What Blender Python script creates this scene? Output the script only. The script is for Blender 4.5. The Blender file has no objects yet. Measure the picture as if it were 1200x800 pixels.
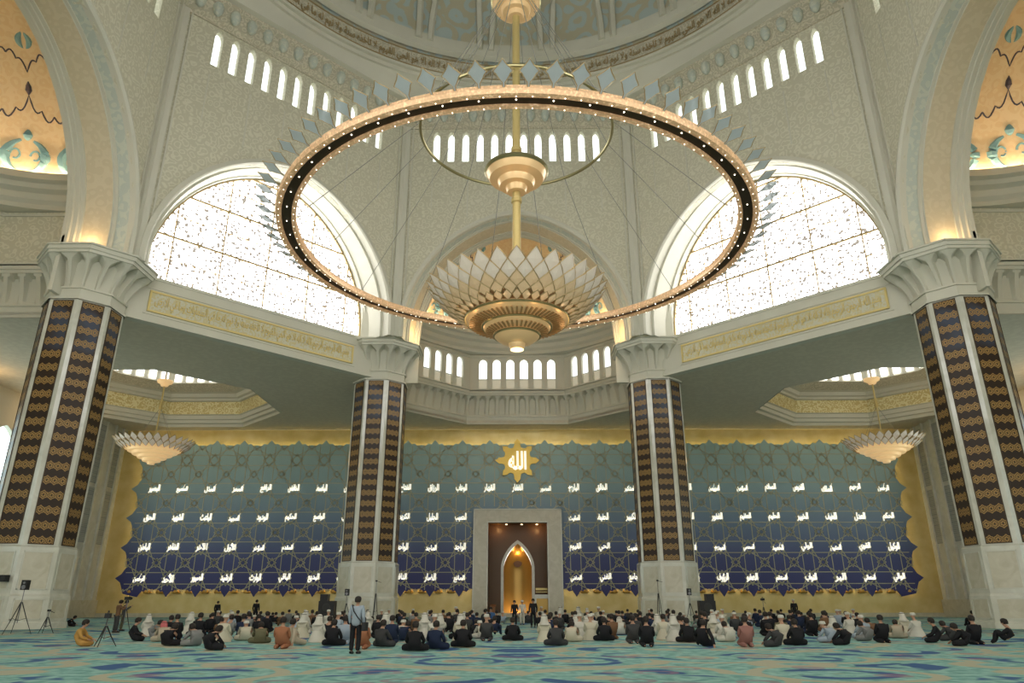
import bpy, bmesh, math, random, unicodedata
from math import sin, cos, tan, pi, radians, sqrt, atan2
from mathutils import Vector, Matrix
R = random.Random(7)
SC = bpy.context.scene
COL = SC.collection

# ------------------------------------------------------------------ camera
cam_d = bpy.data.cameras.new('camera'); cam_d.sensor_width = 36; cam_d.lens = 24.93
cam_d.clip_start = 0.1; cam_d.clip_end = 600
cam = bpy.data.objects.new('camera', cam_d); COL.objects.link(cam)
cam.location = (0, 0, 1.5)
cam.matrix_world = Matrix.Translation((0, 0, 1.5)) @ Matrix.Rotation(radians(0.43), 4, 'Z') @ Matrix.Rotation(radians(90+20.27), 4, 'X') @ Matrix.Rotation(radians(-0.04), 4, 'Z')
SC.camera = cam
# ------------------------------------------------------------------ look
SC.view_settings.view_transform = 'Standard'; SC.view_settings.look = 'None'
SC.view_settings.gamma = 1; SC.view_settings.exposure = 0.08
try: SC.view_settings.use_curve_mapping = False
except Exception: pass
SC.cycles.max_bounces = 7; SC.cycles.diffuse_bounces = 4; SC.cycles.glossy_bounces = 3
SC.cycles.transmission_bounces = 4; SC.cycles.transparent_max_bounces = 8
SC.cycles.use_denoising = True; SC.cycles.sample_clamp_indirect = 4
SC.cycles.caustics_reflective = False; SC.cycles.caustics_refractive = False
# ------------------------------------------------------------------ world (ambient fill, let in by leaving the rear side unbuilt)
W = bpy.data.worlds.new('world'); SC.world = W; W.use_nodes = True
bg = W.node_tree.nodes['Background']; bg.inputs[0].default_value = (0.95, 0.93, 0.84, 1); bg.inputs[1].default_value = 1.7

CY = 35.93                     # the dome's centre line stands here
WINDOW_POWER = 6.2            # brightness of the tall lattice windows
SMALL_POWER = 1.6

def light(name, kind, loc, power, color=(1, .72, .4), size=1.0, rot=None, spot=None, blend=.6):
    d = bpy.data.lights.new(name, kind); d.energy = power; d.color = color
    if kind == 'AREA': d.size = size
    else: d.shadow_soft_size = size
    if spot: d.spot_size = spot; d.spot_blend = blend
    o = bpy.data.objects.new(name, d); o.location = loc
    if rot: o.rotation_euler = rot
    COL.objects.link(o); return o

def rotC(x, y, z, a):         # from a wall's own frame (x along, y out from the dome centre) to the world
    return (x*cos(a) - y*sin(a), CY + x*sin(a) + y*cos(a), z)

# ------------------------------------------------------------------ materials
def mat(name, base=(.8, .8, .8), rough=.6, metal=0.0, emit=None, es=0.0, spec=.3):
    m = bpy.data.materials.new(name); m.use_nodes = True
    b = m.node_tree.nodes['Principled BSDF']
    b.inputs['Base Color'].default_value = (*base, 1); b.inputs['Roughness'].default_value = rough
    b.inputs['Metallic'].default_value = metal; b.inputs['Specular IOR Level'].default_value = spec
    if emit: b.inputs['Emission Color'].default_value = (*emit, 1); b.inputs['Emission Strength'].default_value = es
    return m
class NT:
    def __init__(s, m): s.t = m.node_tree; s.n = s.t.nodes; s.l = s.t.links; s.b = s.n['Principled BSDF']
    def new(s, t, **k):
        n = s.n.new(t)
        for a, v in k.items(): setattr(n, a, v)
        return n
    def link(s, a, b): s.l.new(a, b)
    def coord(s): return s.new('ShaderNodeTexCoord').outputs['Object']
    def math(s, op, a, b=None, c=None):
        n = s.new('ShaderNodeMath', operation=op)
        for i, v in enumerate((a, b, c)):
            if v is None: continue
            if isinstance(v, (int, float)): n.inputs[i].default_value = v
            else: s.link(v, n.inputs[i])
        return n.outputs[0]
    def mix(s, f, a, b):
        n = s.new('ShaderNodeMix', data_type='RGBA')
        if isinstance(f, (int, float)): n.inputs[0].default_value = f
        else: s.link(f, n.inputs[0])
        for i, v in ((6, a), (7, b)):
            if isinstance(v, tuple): n.inputs[i].default_value = (*v, 1)
            else: s.link(v, n.inputs[i])
        return n.outputs[2]
    def noise(s, v, scale, detail=2, dist=0.0):
        n = s.new('ShaderNodeTexNoise'); s.link(v, n.inputs['Vector'])
        n.inputs['Scale'].default_value = scale; n.inputs['Detail'].default_value = detail; n.inputs['Distortion'].default_value = dist
        return n
    def ramp(s, f, stops, interp='LINEAR'):
        n = s.new('ShaderNodeValToRGB'); n.color_ramp.interpolation = interp
        e = n.color_ramp.elements
        while len(e) < len(stops): e.new(.5)
        for i, (p, c) in enumerate(stops): e[i].position = p; e[i].color = (*c, 1)
        s.link(f, n.inputs[0]); return n.outputs[0]
    def bump(s, h, strength=.3, dist=.1):
        n = s.new('ShaderNodeBump'); n.inputs['Strength'].default_value = strength; n.inputs['Distance'].default_value = dist
        s.link(h, n.inputs['Height']); s.link(n.outputs[0], s.b.inputs['Normal'])
def scroll(N, v, scale, freq=9.0, warp=.9):
    """curling leaf lines: rings of warped cells"""
    nz = N.noise(v, scale*.7, 1.5)
    add = N.new('ShaderNodeMixRGB', blend_type='ADD'); add.inputs[0].default_value = warp/scale
    N.link(v, add.inputs[1]); N.link(nz.outputs['Color'], add.inputs[2])
    vo = N.new('ShaderNodeTexVoronoi'); N.link(add.outputs[0], vo.inputs['Vector']); vo.inputs['Scale'].default_value = scale
    return N.math('SINE', N.math('MULTIPLY', vo.outputs['Distance'], freq))
def scroll_mat(name, c1, c2, scale, freq=11, rough=.65, thr=(.42, .58), bump=.35, metal=0.0, curl=False):
    m = mat(name, c1, rough, metal); N = NT(m); v = N.coord()
    s = scroll(N, v, scale, freq)
    g = N.math('ABSOLUTE', s) if curl else N.math('MULTIPLY_ADD', s, .5, .5)
    if curl: thr = (.38, .72)
    f = N.ramp(g, [(thr[0], (0, 0, 0)), (thr[1], (1, 1, 1))])
    N.link(N.mix(f, c1, c2), N.b.inputs['Base Color']); N.bump(f, bump, .06)
    return m
CREAM = (.60, .57, .45)
M = {}
M['plain'] = mat('cream_plaster', (.62, .60, .49), .6)
N = NT(M['plain']); nz = N.noise(N.coord(), .35, 3); N.link(N.mix(nz.outputs['Fac'], (.58, .56, .46), (.66, .64, .53)), N.b.inputs['Base Color'])
M['relief'] = scroll_mat('carved_arabesque_plaster', (.685, .655, .515), (.585, .555, .42), 1.6, 8, bump=.2, curl=True)
M['relief_fine'] = scroll_mat('finely_carved_plaster', (.66, .61, .48), (.52, .48, .36), 1.9, 8, curl=True)
M['blue_band'] = scroll_mat('pale_blue_carved_band', (.52, .56, .49), (.60, .62, .52), 1.6, 10)
M['tan_band'] = scroll_mat('tan_carved_band', (.64, .55, .38), (.68, .59, .42), 1.6, 10, bump=.06)  # peach tint puts the soffit's warm lamplight into its colour
M['ceiling'] = mat('grey_green_ceiling', (.40, .42, .36), .7)
N = NT(M['ceiling']); s = scroll(N, N.coord(), 1.1, 10); N.link(N.mix(N.math('MULTIPLY_ADD', s, .5, .5), (.60, .54, .42), (.65, .59, .46)), N.b.inputs['Base Color'])
M['apse_gold'] = scroll_mat('peach_gold_half_dome', (.80, .62, .38), (.84, .68, .45), 1.4, 12, .5, bump=.1)
M['ornament_blue'] = mat('teal_blue_ornament', (.22, .42, .50), .6)
M['ornament_dark'] = mat('dark_blue_line', (.08, .07, .10), .6)
M['gold'] = mat('gold_metal', (.80, .56, .22), .32, .9)
M['gold_paint'] = mat('gold_paint', (.72, .58, .24), .45, .35)
M['marble'] = mat('polished_cream_marble', (.60, .59, .50), .12, spec=.6)
N = NT(M['marble']); nz = N.noise(N.coord(), .8, 5, 1.2); N.link(N.ramp(nz.outputs['Fac'], [(.3, (.54, .53, .44)), (.7, (.65, .64, .55))]), N.b.inputs['Base Color'])
M['marble_tan'] = mat('beige_marble_panel', (.56, .51, .39), .18, spec=.5)
N = NT(M['marble_tan']); nz = N.noise(N.coord(), 1.2, 5, 1.2); N.link(N.ramp(nz.outputs['Fac'], [(.3, (.50, .46, .34)), (.7, (.60, .56, .44))]), N.b.inputs['Base Color'])
M['groove'] = mat('groove_stone', (.33, .30, .22), .5)
M['grille'] = mat('grey_carved_grille', (.28, .30, .28), .5)
N = NT(M['grille']); br = N.new('ShaderNodeTexBrick'); mp = N.new('ShaderNodeMapping'); N.link(N.coord(), mp.inputs[0]); mp.inputs['Rotation'].default_value = (pi/2, 0, 0)
N.link(mp.outputs[0], br.inputs['Vector']); br.inputs['Scale'].default_value = 1.2
br.inputs['Color1'].default_value = (.26, .28, .26, 1); br.inputs['Color2'].default_value = (.34, .35, .31, 1); br.inputs['Mortar'].default_value = (.5, .49, .42, 1)
N.link(br.outputs[0], N.b.inputs['Base Color'])

def pane_mat(name, strength, vs=2.2, amount=.55, tint=(1, 1, 1), lower=None, zmid=0, freq=14, dark=None):
    """daylit pane behind a fine dark lattice"""
    m = mat(name, (.25, .22, .18), .5); N = NT(m); v = N.coord()
    s = scroll(N, v, vs, freq)
    n2 = N.noise(v, vs*5, 2)
    f = N.math('GREATER_THAN', N.math('MULTIPLY_ADD', s, .5, N.math('MULTIPLY', n2.outputs['Fac'], 1.0)), amount)
    e = N.mix(f, tuple(t*strength for t in tint), (dark, dark*.9, dark*.8) if dark else (.28*strength/3, .22*strength/3, .15*strength/3))
    if lower is not None:
        sx = N.new('ShaderNodeSeparateXYZ'); N.link(v, sx.inputs[0])
        e = N.mix(N.math('LESS_THAN', sx.outputs[2], zmid), e, lower)
    N.link(e, N.b.inputs['Emission Color']); N.b.inputs['Emission Strength'].default_value = 1
    return m
M['pane_big'] = pane_mat('lattice_glass_large', WINDOW_POWER, 2.6, .57, (1, 1, 1.0), freq=8, dark=.30)
M['pane_small'] = pane_mat('lattice_glass_small', SMALL_POWER, 5, 1.05, (.92, 1, 1.0))
M['pane_gallery'] = pane_mat('gallery_glass', 1.5, 5, 1.0, (.95, 1, .98), (.34, .31, .22), 28.2)
M['pane_side'] = pane_mat('side_glass', 2.4, 5, 1.1, (.8, 1, 1))

def carved(name, c1, c2, sc):
    m = mat(name, c1, .5, .3); N = NT(m); s = scroll(N, N.coord(), sc, 12)
    f = N.ramp(N.math('MULTIPLY_ADD', s, .5, .5), [(.45, (0, 0, 0)), (.6, (1, 1, 1))])
    N.link(N.mix(f, c1, c2), N.b.inputs['Base Color']); return m
M['gold_script_ground'] = carved('cream_and_gold_scroll', (.62, .60, .48), (.62, .55, .32), 2.6)
M['gold_band'] = carved('gold_scroll_band', (.62, .50, .22), (.80, .72, .42), 2.4)
M['dome_blue'] = carved('blue_and_cream_dome_scroll', (.50, .58, .56), (.56, .52, .38), .55)
M['qibla_gold'] = mat('gold_leaf_wall', (.64, .44, .13), .38, .35)
N = NT(M['qibla_gold']); nz = N.noise(N.coord(), .6, 4); N.link(N.ramp(nz.outputs['Fac'], [(.3, (.62, .47, .18)), (.7, (.74, .60, .29))]), N.b.inputs['Base Color'])
M['wood'] = mat('dark_brown_wood', (.12, .06, .02), .35)
M['niche_gold'] = mat('golden_niche_stone', (.50, .32, .09), .3, .35)

M['blue_wall'] = mat('teal_to_navy_enamel', (.1, .2, .4), .45)
N = NT(M['blue_wall']); sx = N.new('ShaderNodeSeparateXYZ'); N.link(N.coord(), sx.inputs[0])
zz = N.math('DIVIDE', sx.outputs[2], 22.0)
N.link(N.ramp(zz, [(.10, (.045, .045, .17)), (.30, (.075, .09, .23)), (.50, (.17, .24, .34)), (.72, (.29, .41, .42)), (.95, (.40, .54, .49))]), N.b.inputs['Base Color'])

# carpet: turquoise field with mirrored beige scrolls and navy leaves
M['carpet'] = mat('turquoise_patterned_carpet', (.1, .3, .3), .95, spec=.05)
N = NT(M['carpet']); sx = N.new('ShaderNodeSeparateXYZ'); N.link(N.coord(), sx.inputs[0])
cb = N.new('ShaderNodeCombineXYZ'); N.link(N.math('ABSOLUTE', sx.outputs[0]), cb.inputs[0]); N.link(sx.outputs[1], cb.inputs[1])
v = cb.outputs[0]
s1 = scroll(N, v, .34, 12, .9)
n1 = N.noise(v, .3, 3, .8); n2 = N.noise(v, 3.0, 4)
field = N.mix(N.ramp(n2.outputs['Fac'], [(.40, (0, 0, 0)), (.62, (1, 1, 1))]), (.15, .31, .28), (.28, .47, .42))
beige = N.ramp(s1, [(.72, (0, 0, 0)), (.86, (1, 1, 1))])
col = N.mix(beige, field, (.38, .37, .27))
navy = N.ramp(N.math('ADD', N.math('MULTIPLY', s1, -.25), n1.outputs['Fac']), [(.70, (0, 0, 0)), (.75, (1, 1, 1))])
col = N.mix(navy, col, (.055, .11, .23))
plum = N.ramp(scroll(N, v, .5, 8, .8), [(.90, (0, 0, 0)), (.96, (1, 1, 1))])
col = N.mix(N.math('MULTIPLY', plum, .55), col, (.30, .16, .20))
N.link(col, N.b.inputs['Base Color']); N.bump(n2.outputs['Fac'], .4, .03)

M['gold_bar'] = mat('bronze_gold_bar', (.44, .33, .17), .4, .5)
# brown inlay with rows of gold rosettes
M['inlay'] = mat('brown_inlay_with_gold_rosettes', (.05, .03, .02), .3, spec=.2)
N = NT(M['inlay']); sx = N.new('ShaderNodeSeparateXYZ'); N.link(N.coord(), sx.inputs[0])
px, pz = sx.outputs[0], sx.outputs[2]
P = .47
fx = N.math('SUBTRACT', N.math('FRACT', N.math('ADD', N.math('DIVIDE', px, P), .5)), .5)
fz = N.math('SUBTRACT', N.math('FRACT', N.math('DIVIDE', pz, P*2.08)), .5)
fz2 = N.math('MULTIPLY', fz, 1.75)
rr = N.math('SQRT', N.math('ADD', N.math('MULTIPLY', fx, fx), N.math('MULTIPLY', fz2, fz2)))
ang = N.math('ARCTAN2', fz2, fx)
pet = N.math('ADD', rr, N.math('MULTIPLY', N.math('COSINE', N.math('MULTIPLY', ang, 6)), .05))
ring = N.math('MULTIPLY', N.math('LESS_THAN', pet, .50), N.math('GREATER_THAN', pet, .13))
ring2 = N.math('MULTIPLY', N.math('LESS_THAN', pet, .38), N.math('GREATER_THAN', pet, .30))
gf = N.math('MULTIPLY', ring, N.math('SUBTRACT', 1, ring2))
nz = N.noise(N.coord(), .25, 1)
ground = N.mix(N.ramp(nz.outputs['Fac'], [(.62, (0, 0, 0)), (.70, (1, 1, 1))]), (.04, .026, .018), (.06, .07, .10))
N.link(N.mix(gf, ground, (.36, .22, .075)), N.b.inputs['Base Color'])

M['pane_small2'] = mat('lantern_glass', (.8, .8, .8), .5, 0, (1, 1, 1), 2.6)
M['gold_line'] = mat('dull_gold_strapwork', (.47, .45, .31), .5, .1)
M['strip'] = mat('warm_light_strip', (.9, .8, .6), .5, 0, (1, .80, .42), 13)
M['cove_strip'] = mat('cove_light_strip', (.9, .8, .6), .5, 0, (1, .72, .44), 48)
M['crystal_gold'] = mat('golden_crystal', (.72, .54, .34), .15, 0, (1, .66, .36), .10, spec=.7)
M['amber'] = mat('amber_light_spot', (.62, .36, .09), .4, .4)
M['name_glow'] = mat('lit_white_lettering', (.9, .88, .78), .4, 0, (1, .95, .80), .75)
M['star_gold'] = mat('bright_gold_leaf_star', (.68, .46, .10), .35, .4)
M['lamp_glow'] = mat('warm_lamp_glass', (.9, .8, .6), .4, 0, (1, .74, .42), 2.2)
M['bronze_dark'] = mat('dark_bronze', (.07, .045, .025), .4, .4)
M['crystal_blue'] = mat('pale_blue_crystal', (.68, .73, .77), .3, 0, spec=.7)
M['crystal'] = mat('warm_white_crystal', (.74, .68, .60), .15, 0, (1, .80, .60), .12, spec=.7)
M['ring_gold'] = mat('gold_band_painted_sparkle', (.72, .48, .28), .35, .35, (1, .62, .32), .22)
N = NT(M['ring_gold']); nz = N.noise(N.coord(), 9, 2); N.link(N.ramp(nz.outputs['Fac'], [(.38, (.14, .07, .03)), (.55, (.30, .17, .08)), (.70, (.9, .62, .38))]), N.b.inputs['Emission Color']); N.b.inputs['Emission Strength'].default_value = .55  # noise in the emission paints the gold band's sparkle
M['bulb'] = mat('bulb', (1, 1, 1), .3, 0, (1, .88, .68), 4)
M['brass'] = mat('dull_brass', (.36, .32, .16), .3, .8)
M['gold_rod'] = mat('brushed_gold', (.56, .44, .18), .4, .5)
M['bowl_gold'] = mat('gilt_crystal_bowl', (.70, .50, .26), .3, .3, (1, .62, .28), .13)
M['bowl_dark'] = mat('gold_fringe', (.45, .28, .12), .3, .4)
M['bowl_inner'] = mat('amber_crystal', (.55, .36, .2), .3, .2)
M['bowl_lit'] = mat('lit_crystal_bowl', (.74, .54, .28), .35, .1, (1, .64, .30), .42)
M['cable'] = mat('steel_cable', (.22, .22, .19), .5)

M['crystal_blue'].node_tree.nodes['Principled BSDF'].inputs['Alpha'].default_value = .78
M['crystal'].node_tree.nodes['Principled BSDF'].inputs['Alpha'].default_value = .85
# ------------------------------------------------------------------ mesh helpers
class MB:
    def __init__(s): s.v = []; s.f = []; s.mi = []; s.m = 0
    def vert(s, p): s.v.append(tuple(p)); return len(s.v)-1
    def face(s, ids): s.f.append(tuple(ids)); s.mi.append(s.m)
    def quadp(s, *ps): s.face([s.vert(p) for p in ps])
    def box(s, x0, x1, y0, y1, z0, z1):
        a = [s.vert(p) for p in ((x0,y0,z0),(x1,y0,z0),(x1,y1,z0),(x0,y1,z0),(x0,y0,z1),(x1,y0,z1),(x1,y1,z1),(x0,y1,z1))]
        for q in ((3,2,1,0),(4,5,6,7),(0,1,5,4),(1,2,6,5),(2,3,7,6),(3,0,4,7)): s.face([a[i] for i in q])
    def bar(s, p, q, w, h=None, up=(0,0,1)):
        p = Vector(p); q = Vector(q); d = (q-p).normalized(); u = Vector(up)
        if abs(d.dot(u)) > .99: u = Vector((1, 0, 0))
        a = d.cross(u).normalized()*w/2; b = a.cross(d).normalized()*(h or w)/2
        r = [s.vert(e+i*a+j*b) for e in (p, q) for i, j in ((-1,-1),(1,-1),(1,1),(-1,1))]
        for k in range(4): s.face((r[k], r[(k+1)%4], r[4+(k+1)%4], r[4+k]))
        s.face((r[3], r[2], r[1], r[0])); s.face((r[4], r[5], r[6], r[7]))
    def tube(s, pts, r, n=8, closed=False, cap=True):
        rings = []; L = len(pts); pts = [Vector(p) for p in pts]
        rad = r if isinstance(r, (list, tuple)) else [r]*L
        for i, p in enumerate(pts):
            a = pts[(i-1) % L] if (closed or i > 0) else p; b = pts[(i+1) % L] if (closed or i < L-1) else p
            d = (b-a).normalized(); u = Vector((0, 0, 1)) if abs(d.z) < .95 else Vector((1, 0, 0))
            x = d.cross(u).normalized(); y = x.cross(d)
            rings.append([s.vert(p + x*cos(2*pi*k/n)*rad[i] + y*sin(2*pi*k/n)*rad[i]) for k in range(n)])
        for i in range(L if closed else L-1):
            A = rings[i]; B = rings[(i+1) % L]
            for k in range(n): s.face((A[k], B[k], B[(k+1)%n], A[(k+1)%n]))
        if not closed and cap: s.face(rings[0][::-1]); s.face(rings[-1])
    def lathe(s, prof, n=32, c=(0,0), a0=0, a1=2*pi):
        full = abs(a1-a0-2*pi) < 1e-6; cols = n if full else n+1; rings = []
        for r, z in prof:
            if abs(r) < 1e-6: rings.append([s.vert((c[0], c[1], z))]*cols)
            else: rings.append([s.vert((c[0]+r*cos(a0+(a1-a0)*k/n), c[1]+r*sin(a0+(a1-a0)*k/n), z)) for k in range(cols)])
        for i in range(len(prof)-1):
            for k in range(n):
                k2 = (k+1) % n if full else k+1
                f = [rings[i][k], rings[i][k2], rings[i+1][k2], rings[i+1][k]]
                g = []
                for t in f:
                    if t not in g: g.append(t)
                if len(g) > 2: s.face(g)
    def loft(s, rows, closed=False):
        ids = [[s.vert(p) for p in r] for r in rows]
        for i in range(len(ids)-1):
            n = len(ids[i])
            for k in range(n if closed else n-1):
                s.face((ids[i][k], ids[i][(k+1)%n], ids[i+1][(k+1)%n], ids[i+1][k]))
    def add(s, o, mat4=None):
        b = len(s.v)
        s.v += [tuple(mat4 @ Vector(p)) if mat4 else p for p in o.v]
        s.f += [tuple(i+b for i in f) for f in o.f]; s.mi += [s.m if len(set(o.mi)) < 2 else k for k in o.mi]
    def build(s, name, m=None, parent=None, smooth=False, label=None):
        me = bpy.data.meshes.new(name); me.from_pydata(s.v, [], s.f)
        for x in (m if isinstance(m, list) else [m]): 
            if x: me.materials.append(x)
        if isinstance(m, list): me.polygons.foreach_set('material_index', s.mi)
        if smooth: me.polygons.foreach_set('use_smooth', [True]*len(me.polygons))
        me.update(); o = bpy.data.objects.new(name, me); COL.objects.link(o)
        if parent: o.parent = parent
        if label: o['label'] = label
        return o
def smooth_angle(o, deg=35):
    me = o.data; me.polygons.foreach_set('use_smooth', [True]*len(me.polygons))
    try: me.set_sharp_from_angle(angle=radians(deg))
    except Exception: pass
    return o
def struct(o, label=None):
    o['kind'] = 'structure'
    if label: o['label'] = label
    return o
def tag(o, label, cat, group=None, kind=None):
    o['label'] = label; o['category'] = cat
    if group: o['group'] = group
    if kind: o['kind'] = kind
    return o
def empty(name, loc=(0,0,0), rz=0):
    o = bpy.data.objects.new(name, None); o.location = loc; o.rotation_euler = (0, 0, rz); o.empty_display_size = .2
    COL.objects.link(o); return o
def at_wall(o, a):            # put an object built in a wall's own frame into the hall
    o.location = (0, CY, 0); o.rotation_euler = (0, 0, a); return o
def copy_tree(o, parent=None):
    c = o.copy(); COL.objects.link(c); c.parent = parent
    for ch in list(o.children): copy_tree(ch, c)
    return c

def fill2d(outer, holes, thick=0.0, offset=0.0, extra=()):
    """flat plate with holes in its own x,y plane -> (verts, faces) of a mesh"""
    cu = bpy.data.curves.new('tmp', 'CURVE'); cu.dimensions = '2D'; cu.fill_mode = 'BOTH'; cu.extrude = thick/2
    for loop in [outer]+list(holes):
        sp = cu.splines.new('POLY'); sp.points.add(len(loop)-1); sp.use_cyclic_u = True
        for i, p in enumerate(loop): sp.points[i].co = (p[0], p[1], 0, 1)
    o = bpy.data.objects.new('tmp', cu); COL.objects.link(o)
    dg = bpy.context.evaluated_depsgraph_get(); me = bpy.data.meshes.new_from_object(o.evaluated_get(dg))
    vs = [tuple(v.co) for v in me.vertices]; fs = [tuple(p.vertices) for p in me.polygons]
    bpy.data.objects.remove(o); bpy.data.curves.remove(cu); bpy.data.meshes.remove(me)
    return vs, fs
def plate(outer, holes, y0, y1):
    """upright plate: 2D (x,z) outline, from depth y0 to y1"""
    vs, fs = fill2d(outer, holes, abs(y1-y0)); b = MB(); c = (y0+y1)/2
    b.v = [(x, c - w, z) for x, z, w in vs]; b.f = fs; b.mi = [0]*len(fs); return b

def arch(w, zb, zs, p, n=20, k=.12, x0=0.0):
    """arch outline from left foot over the peak to right foot"""
    pts = [(x0-w, zb)]
    for i in range(n+1):
        t = pi - pi*i/n; s = sin(t)
        pts.append((x0+w*cos(t), zs + (p-zs)*((1-k)*s + k*(1-abs(cos(t))))))
    pts.append((x0+w, zb)); return pts

# ------------------------------------------------------------------ Arabic lettering
FORMS = {}
for cp in range(0xFE70, 0xFEFD):
    d = unicodedata.decomposition(chr(cp)).split()
    if len(d) == 2: FORMS.setdefault(chr(int(d[1], 16)), {})[d[0].strip('<>')] = chr(cp)
    if len(d) == 3 and d[1] == '0644': FORMS.setdefault('ل'+chr(int(d[2], 16)), {})[d[0].strip('<>')] = chr(cp)
def shape_arabic(t):
    u = []; i = 0
    while i < len(t):
        if t[i:i+2] in FORMS: u.append(t[i:i+2]); i += 2
        else: u.append(t[i]); i += 1
    out = []
    for i, c in enumerate(u):
        f = FORMS.get(c)
        if not f: out.append(c); continue
        prev = i > 0 and 'initial' in FORMS.get(u[i-1], {})
        nxt = i < len(u)-1 and u[i+1] in FORMS and 'final' in FORMS[u[i+1]]
        key = 'medial' if prev and nxt and 'medial' in f else 'final' if prev and 'final' in f else 'initial' if nxt and 'initial' in f else 'isolated'
        out.append(f.get(key, c))
    return ''.join(reversed(out))
def text_mesh(t, extrude=.05, bold=.02, res=2, shaped=True):
    cu = bpy.data.curves.new('tmp', 'FONT'); cu.body = shape_arabic(t) if shaped else t
    cu.extrude = extrude; cu.offset = bold; cu.resolution_u = res
    o = bpy.data.objects.new('tmp', cu); COL.objects.link(o)
    dg = bpy.context.evaluated_depsgraph_get(); me = bpy.data.meshes.new_from_object(o.evaluated_get(dg))
    vs = [tuple(v.co) for v in me.vertices]; fs = [tuple(p.vertices) for p in me.polygons]
    bpy.data.objects.remove(o); bpy.data.curves.remove(cu); bpy.data.meshes.remove(me)
    return vs, fs
def fit_text(t, w, h, **k):
    vs, fs = text_mesh(t, **k)
    xs = [v[0] for v in vs]; ys = [v[1] for v in vs]
    sx_ = w/(max(xs)-min(xs)); sy_ = h/(max(ys)-min(ys)); cx = (max(xs)+min(xs))/2; cy = (max(ys)+min(ys))/2
    return [((x-cx)*sx_, (y-cy)*sy_, z) for x, y, z in vs], fs

# ================================================================== STRUCTURE
AP = 29.2; HS = AP*tan(pi/8)          # drum wall apothem, half side
CZ = 22.6                             # ceiling height
oct_pts = lambda ap, c=(0, 0), ph=0: [(c[0]+ap/cos(pi/8)*cos(pi/8+k*pi/4+ph), c[1]+ap/cos(pi/8)*sin(pi/8+k*pi/4+ph)) for k in range(8)]

b = MB(); b.quadp((-58, -8, 0), (58, -8, 0), (58, 92.2, 0), (-58, 92.2, 0)); struct(b.build('floor', M['carpet']), 'turquoise carpet with beige scrolls and navy leaves')

# ceiling with the dome opening (octagon + three bays) and two coffers
hole = []
def L2W(x, y, a): p = rotC(x, y, 0, a); return (p[0], p[1])
BP = 32.3                             # plane of the beams and great windows between the columns
bay = [(-15.45, 30.23), (-15.45, 36), (-15.45, 42.15), (-6.4, 51.2), (6.4, 51.2), (15.45, 42.15), (15.45, 36), (15.45, 30.23)]
for a, has in ((0, 1), (-pi/4, 0), (-pi/2, 1), (-3*pi/4, 0), (pi, 0), (3*pi/4, 0), (pi/2, 1), (pi/4, 0)):
    if has: hole += [L2W(x, y, a) for x, y in bay]
hole = hole[:16] + [L2W(BP*tan(pi/8), BP, -3*pi/4), L2W(BP*tan(pi/8), BP, pi)] + hole[16:24]
CX = 39.7; CYC = 76.3; CAP = 11.8
coffers = [oct_pts(CAP, (s*CX, CYC)) for s in (-1, 1)]
vs, fs = fill2d([(-58, -8), (58, -8), (58, 92.3), (-58, 92.3)], [hole]+coffers, .5)
b = MB(); b.v = [(x, y, z+CZ+.25) for x, y, z in vs]; b.f = fs; b.mi = [0]*len(fs)
struct(b.build('ceiling', M['ceiling']), 'grey-green flat ceiling around the dome')

def corbel(b, p0, p1, zb, zt, flare, nn, mitre, inward, cols=10, rows=14, foot=.18, neck=1.1, top=.8, deep=.55):
    """flaring band of pointed niches between rails, from p0 to p1; inward = unit normal towards the room"""
    p0 = Vector(p0); p1 = Vector(p1); d = (p1-p0); Ln = d.length; d /= Ln; n = Vector(inward)
    tm = tan(pi/8)*mitre
    zs = [zb, zb+foot, zb+foot, zb+neck-.15, zb+neck-.15, zb+neck]
    H0 = zb+neck; H1 = zt-top
    zl = zs[:]; dep = [.12, .12, 0, 0, .12, .12]
    f = lambda t: flare*t**1.7
    for i in range(rows+1): zl.append(H0+(H1-H0)*i/rows); dep.append(None)
    for z_, dd in ((H1, flare+.1), (H1+top*.35, flare+.1), (H1+top*.35, flare+.2), (zt-.12, flare+.2), (zt-.12, flare+.32), (zt, flare+.32)): zl.append(z_); dep.append(dd)
    nc = nn*cols; grid = []
    for j, z_ in enumerate(zl):
        row = []
        for i in range(nc+1):
            u = i/nc; base = dep[j]
            if base is None:
                t = (z_-H0)/(H1-H0); F = f(t); ph = (u*nn) % 1.0
                if i == nc: ph = 0
                x = abs(ph-.5)*2             # 0 centre .. 1 edge
                lim = .74 if t < .78 else .74*(1-((t-.78)/.21)**1.6) if t < .985 else 0
                inside = x < lim and t > .03
                base = F - min(deep*.35+F*.62, (lim-x)*6) if inside else F
            # width grows or shrinks with the projection so that facets meet
            e = base*tm
            pos = p0 - d*e + d*(Ln+2*e)*u + n*base
            row.append((pos.x, pos.y, z_))
        grid.append(row)
    b.loft(grid)
    return flare+.32

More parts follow.
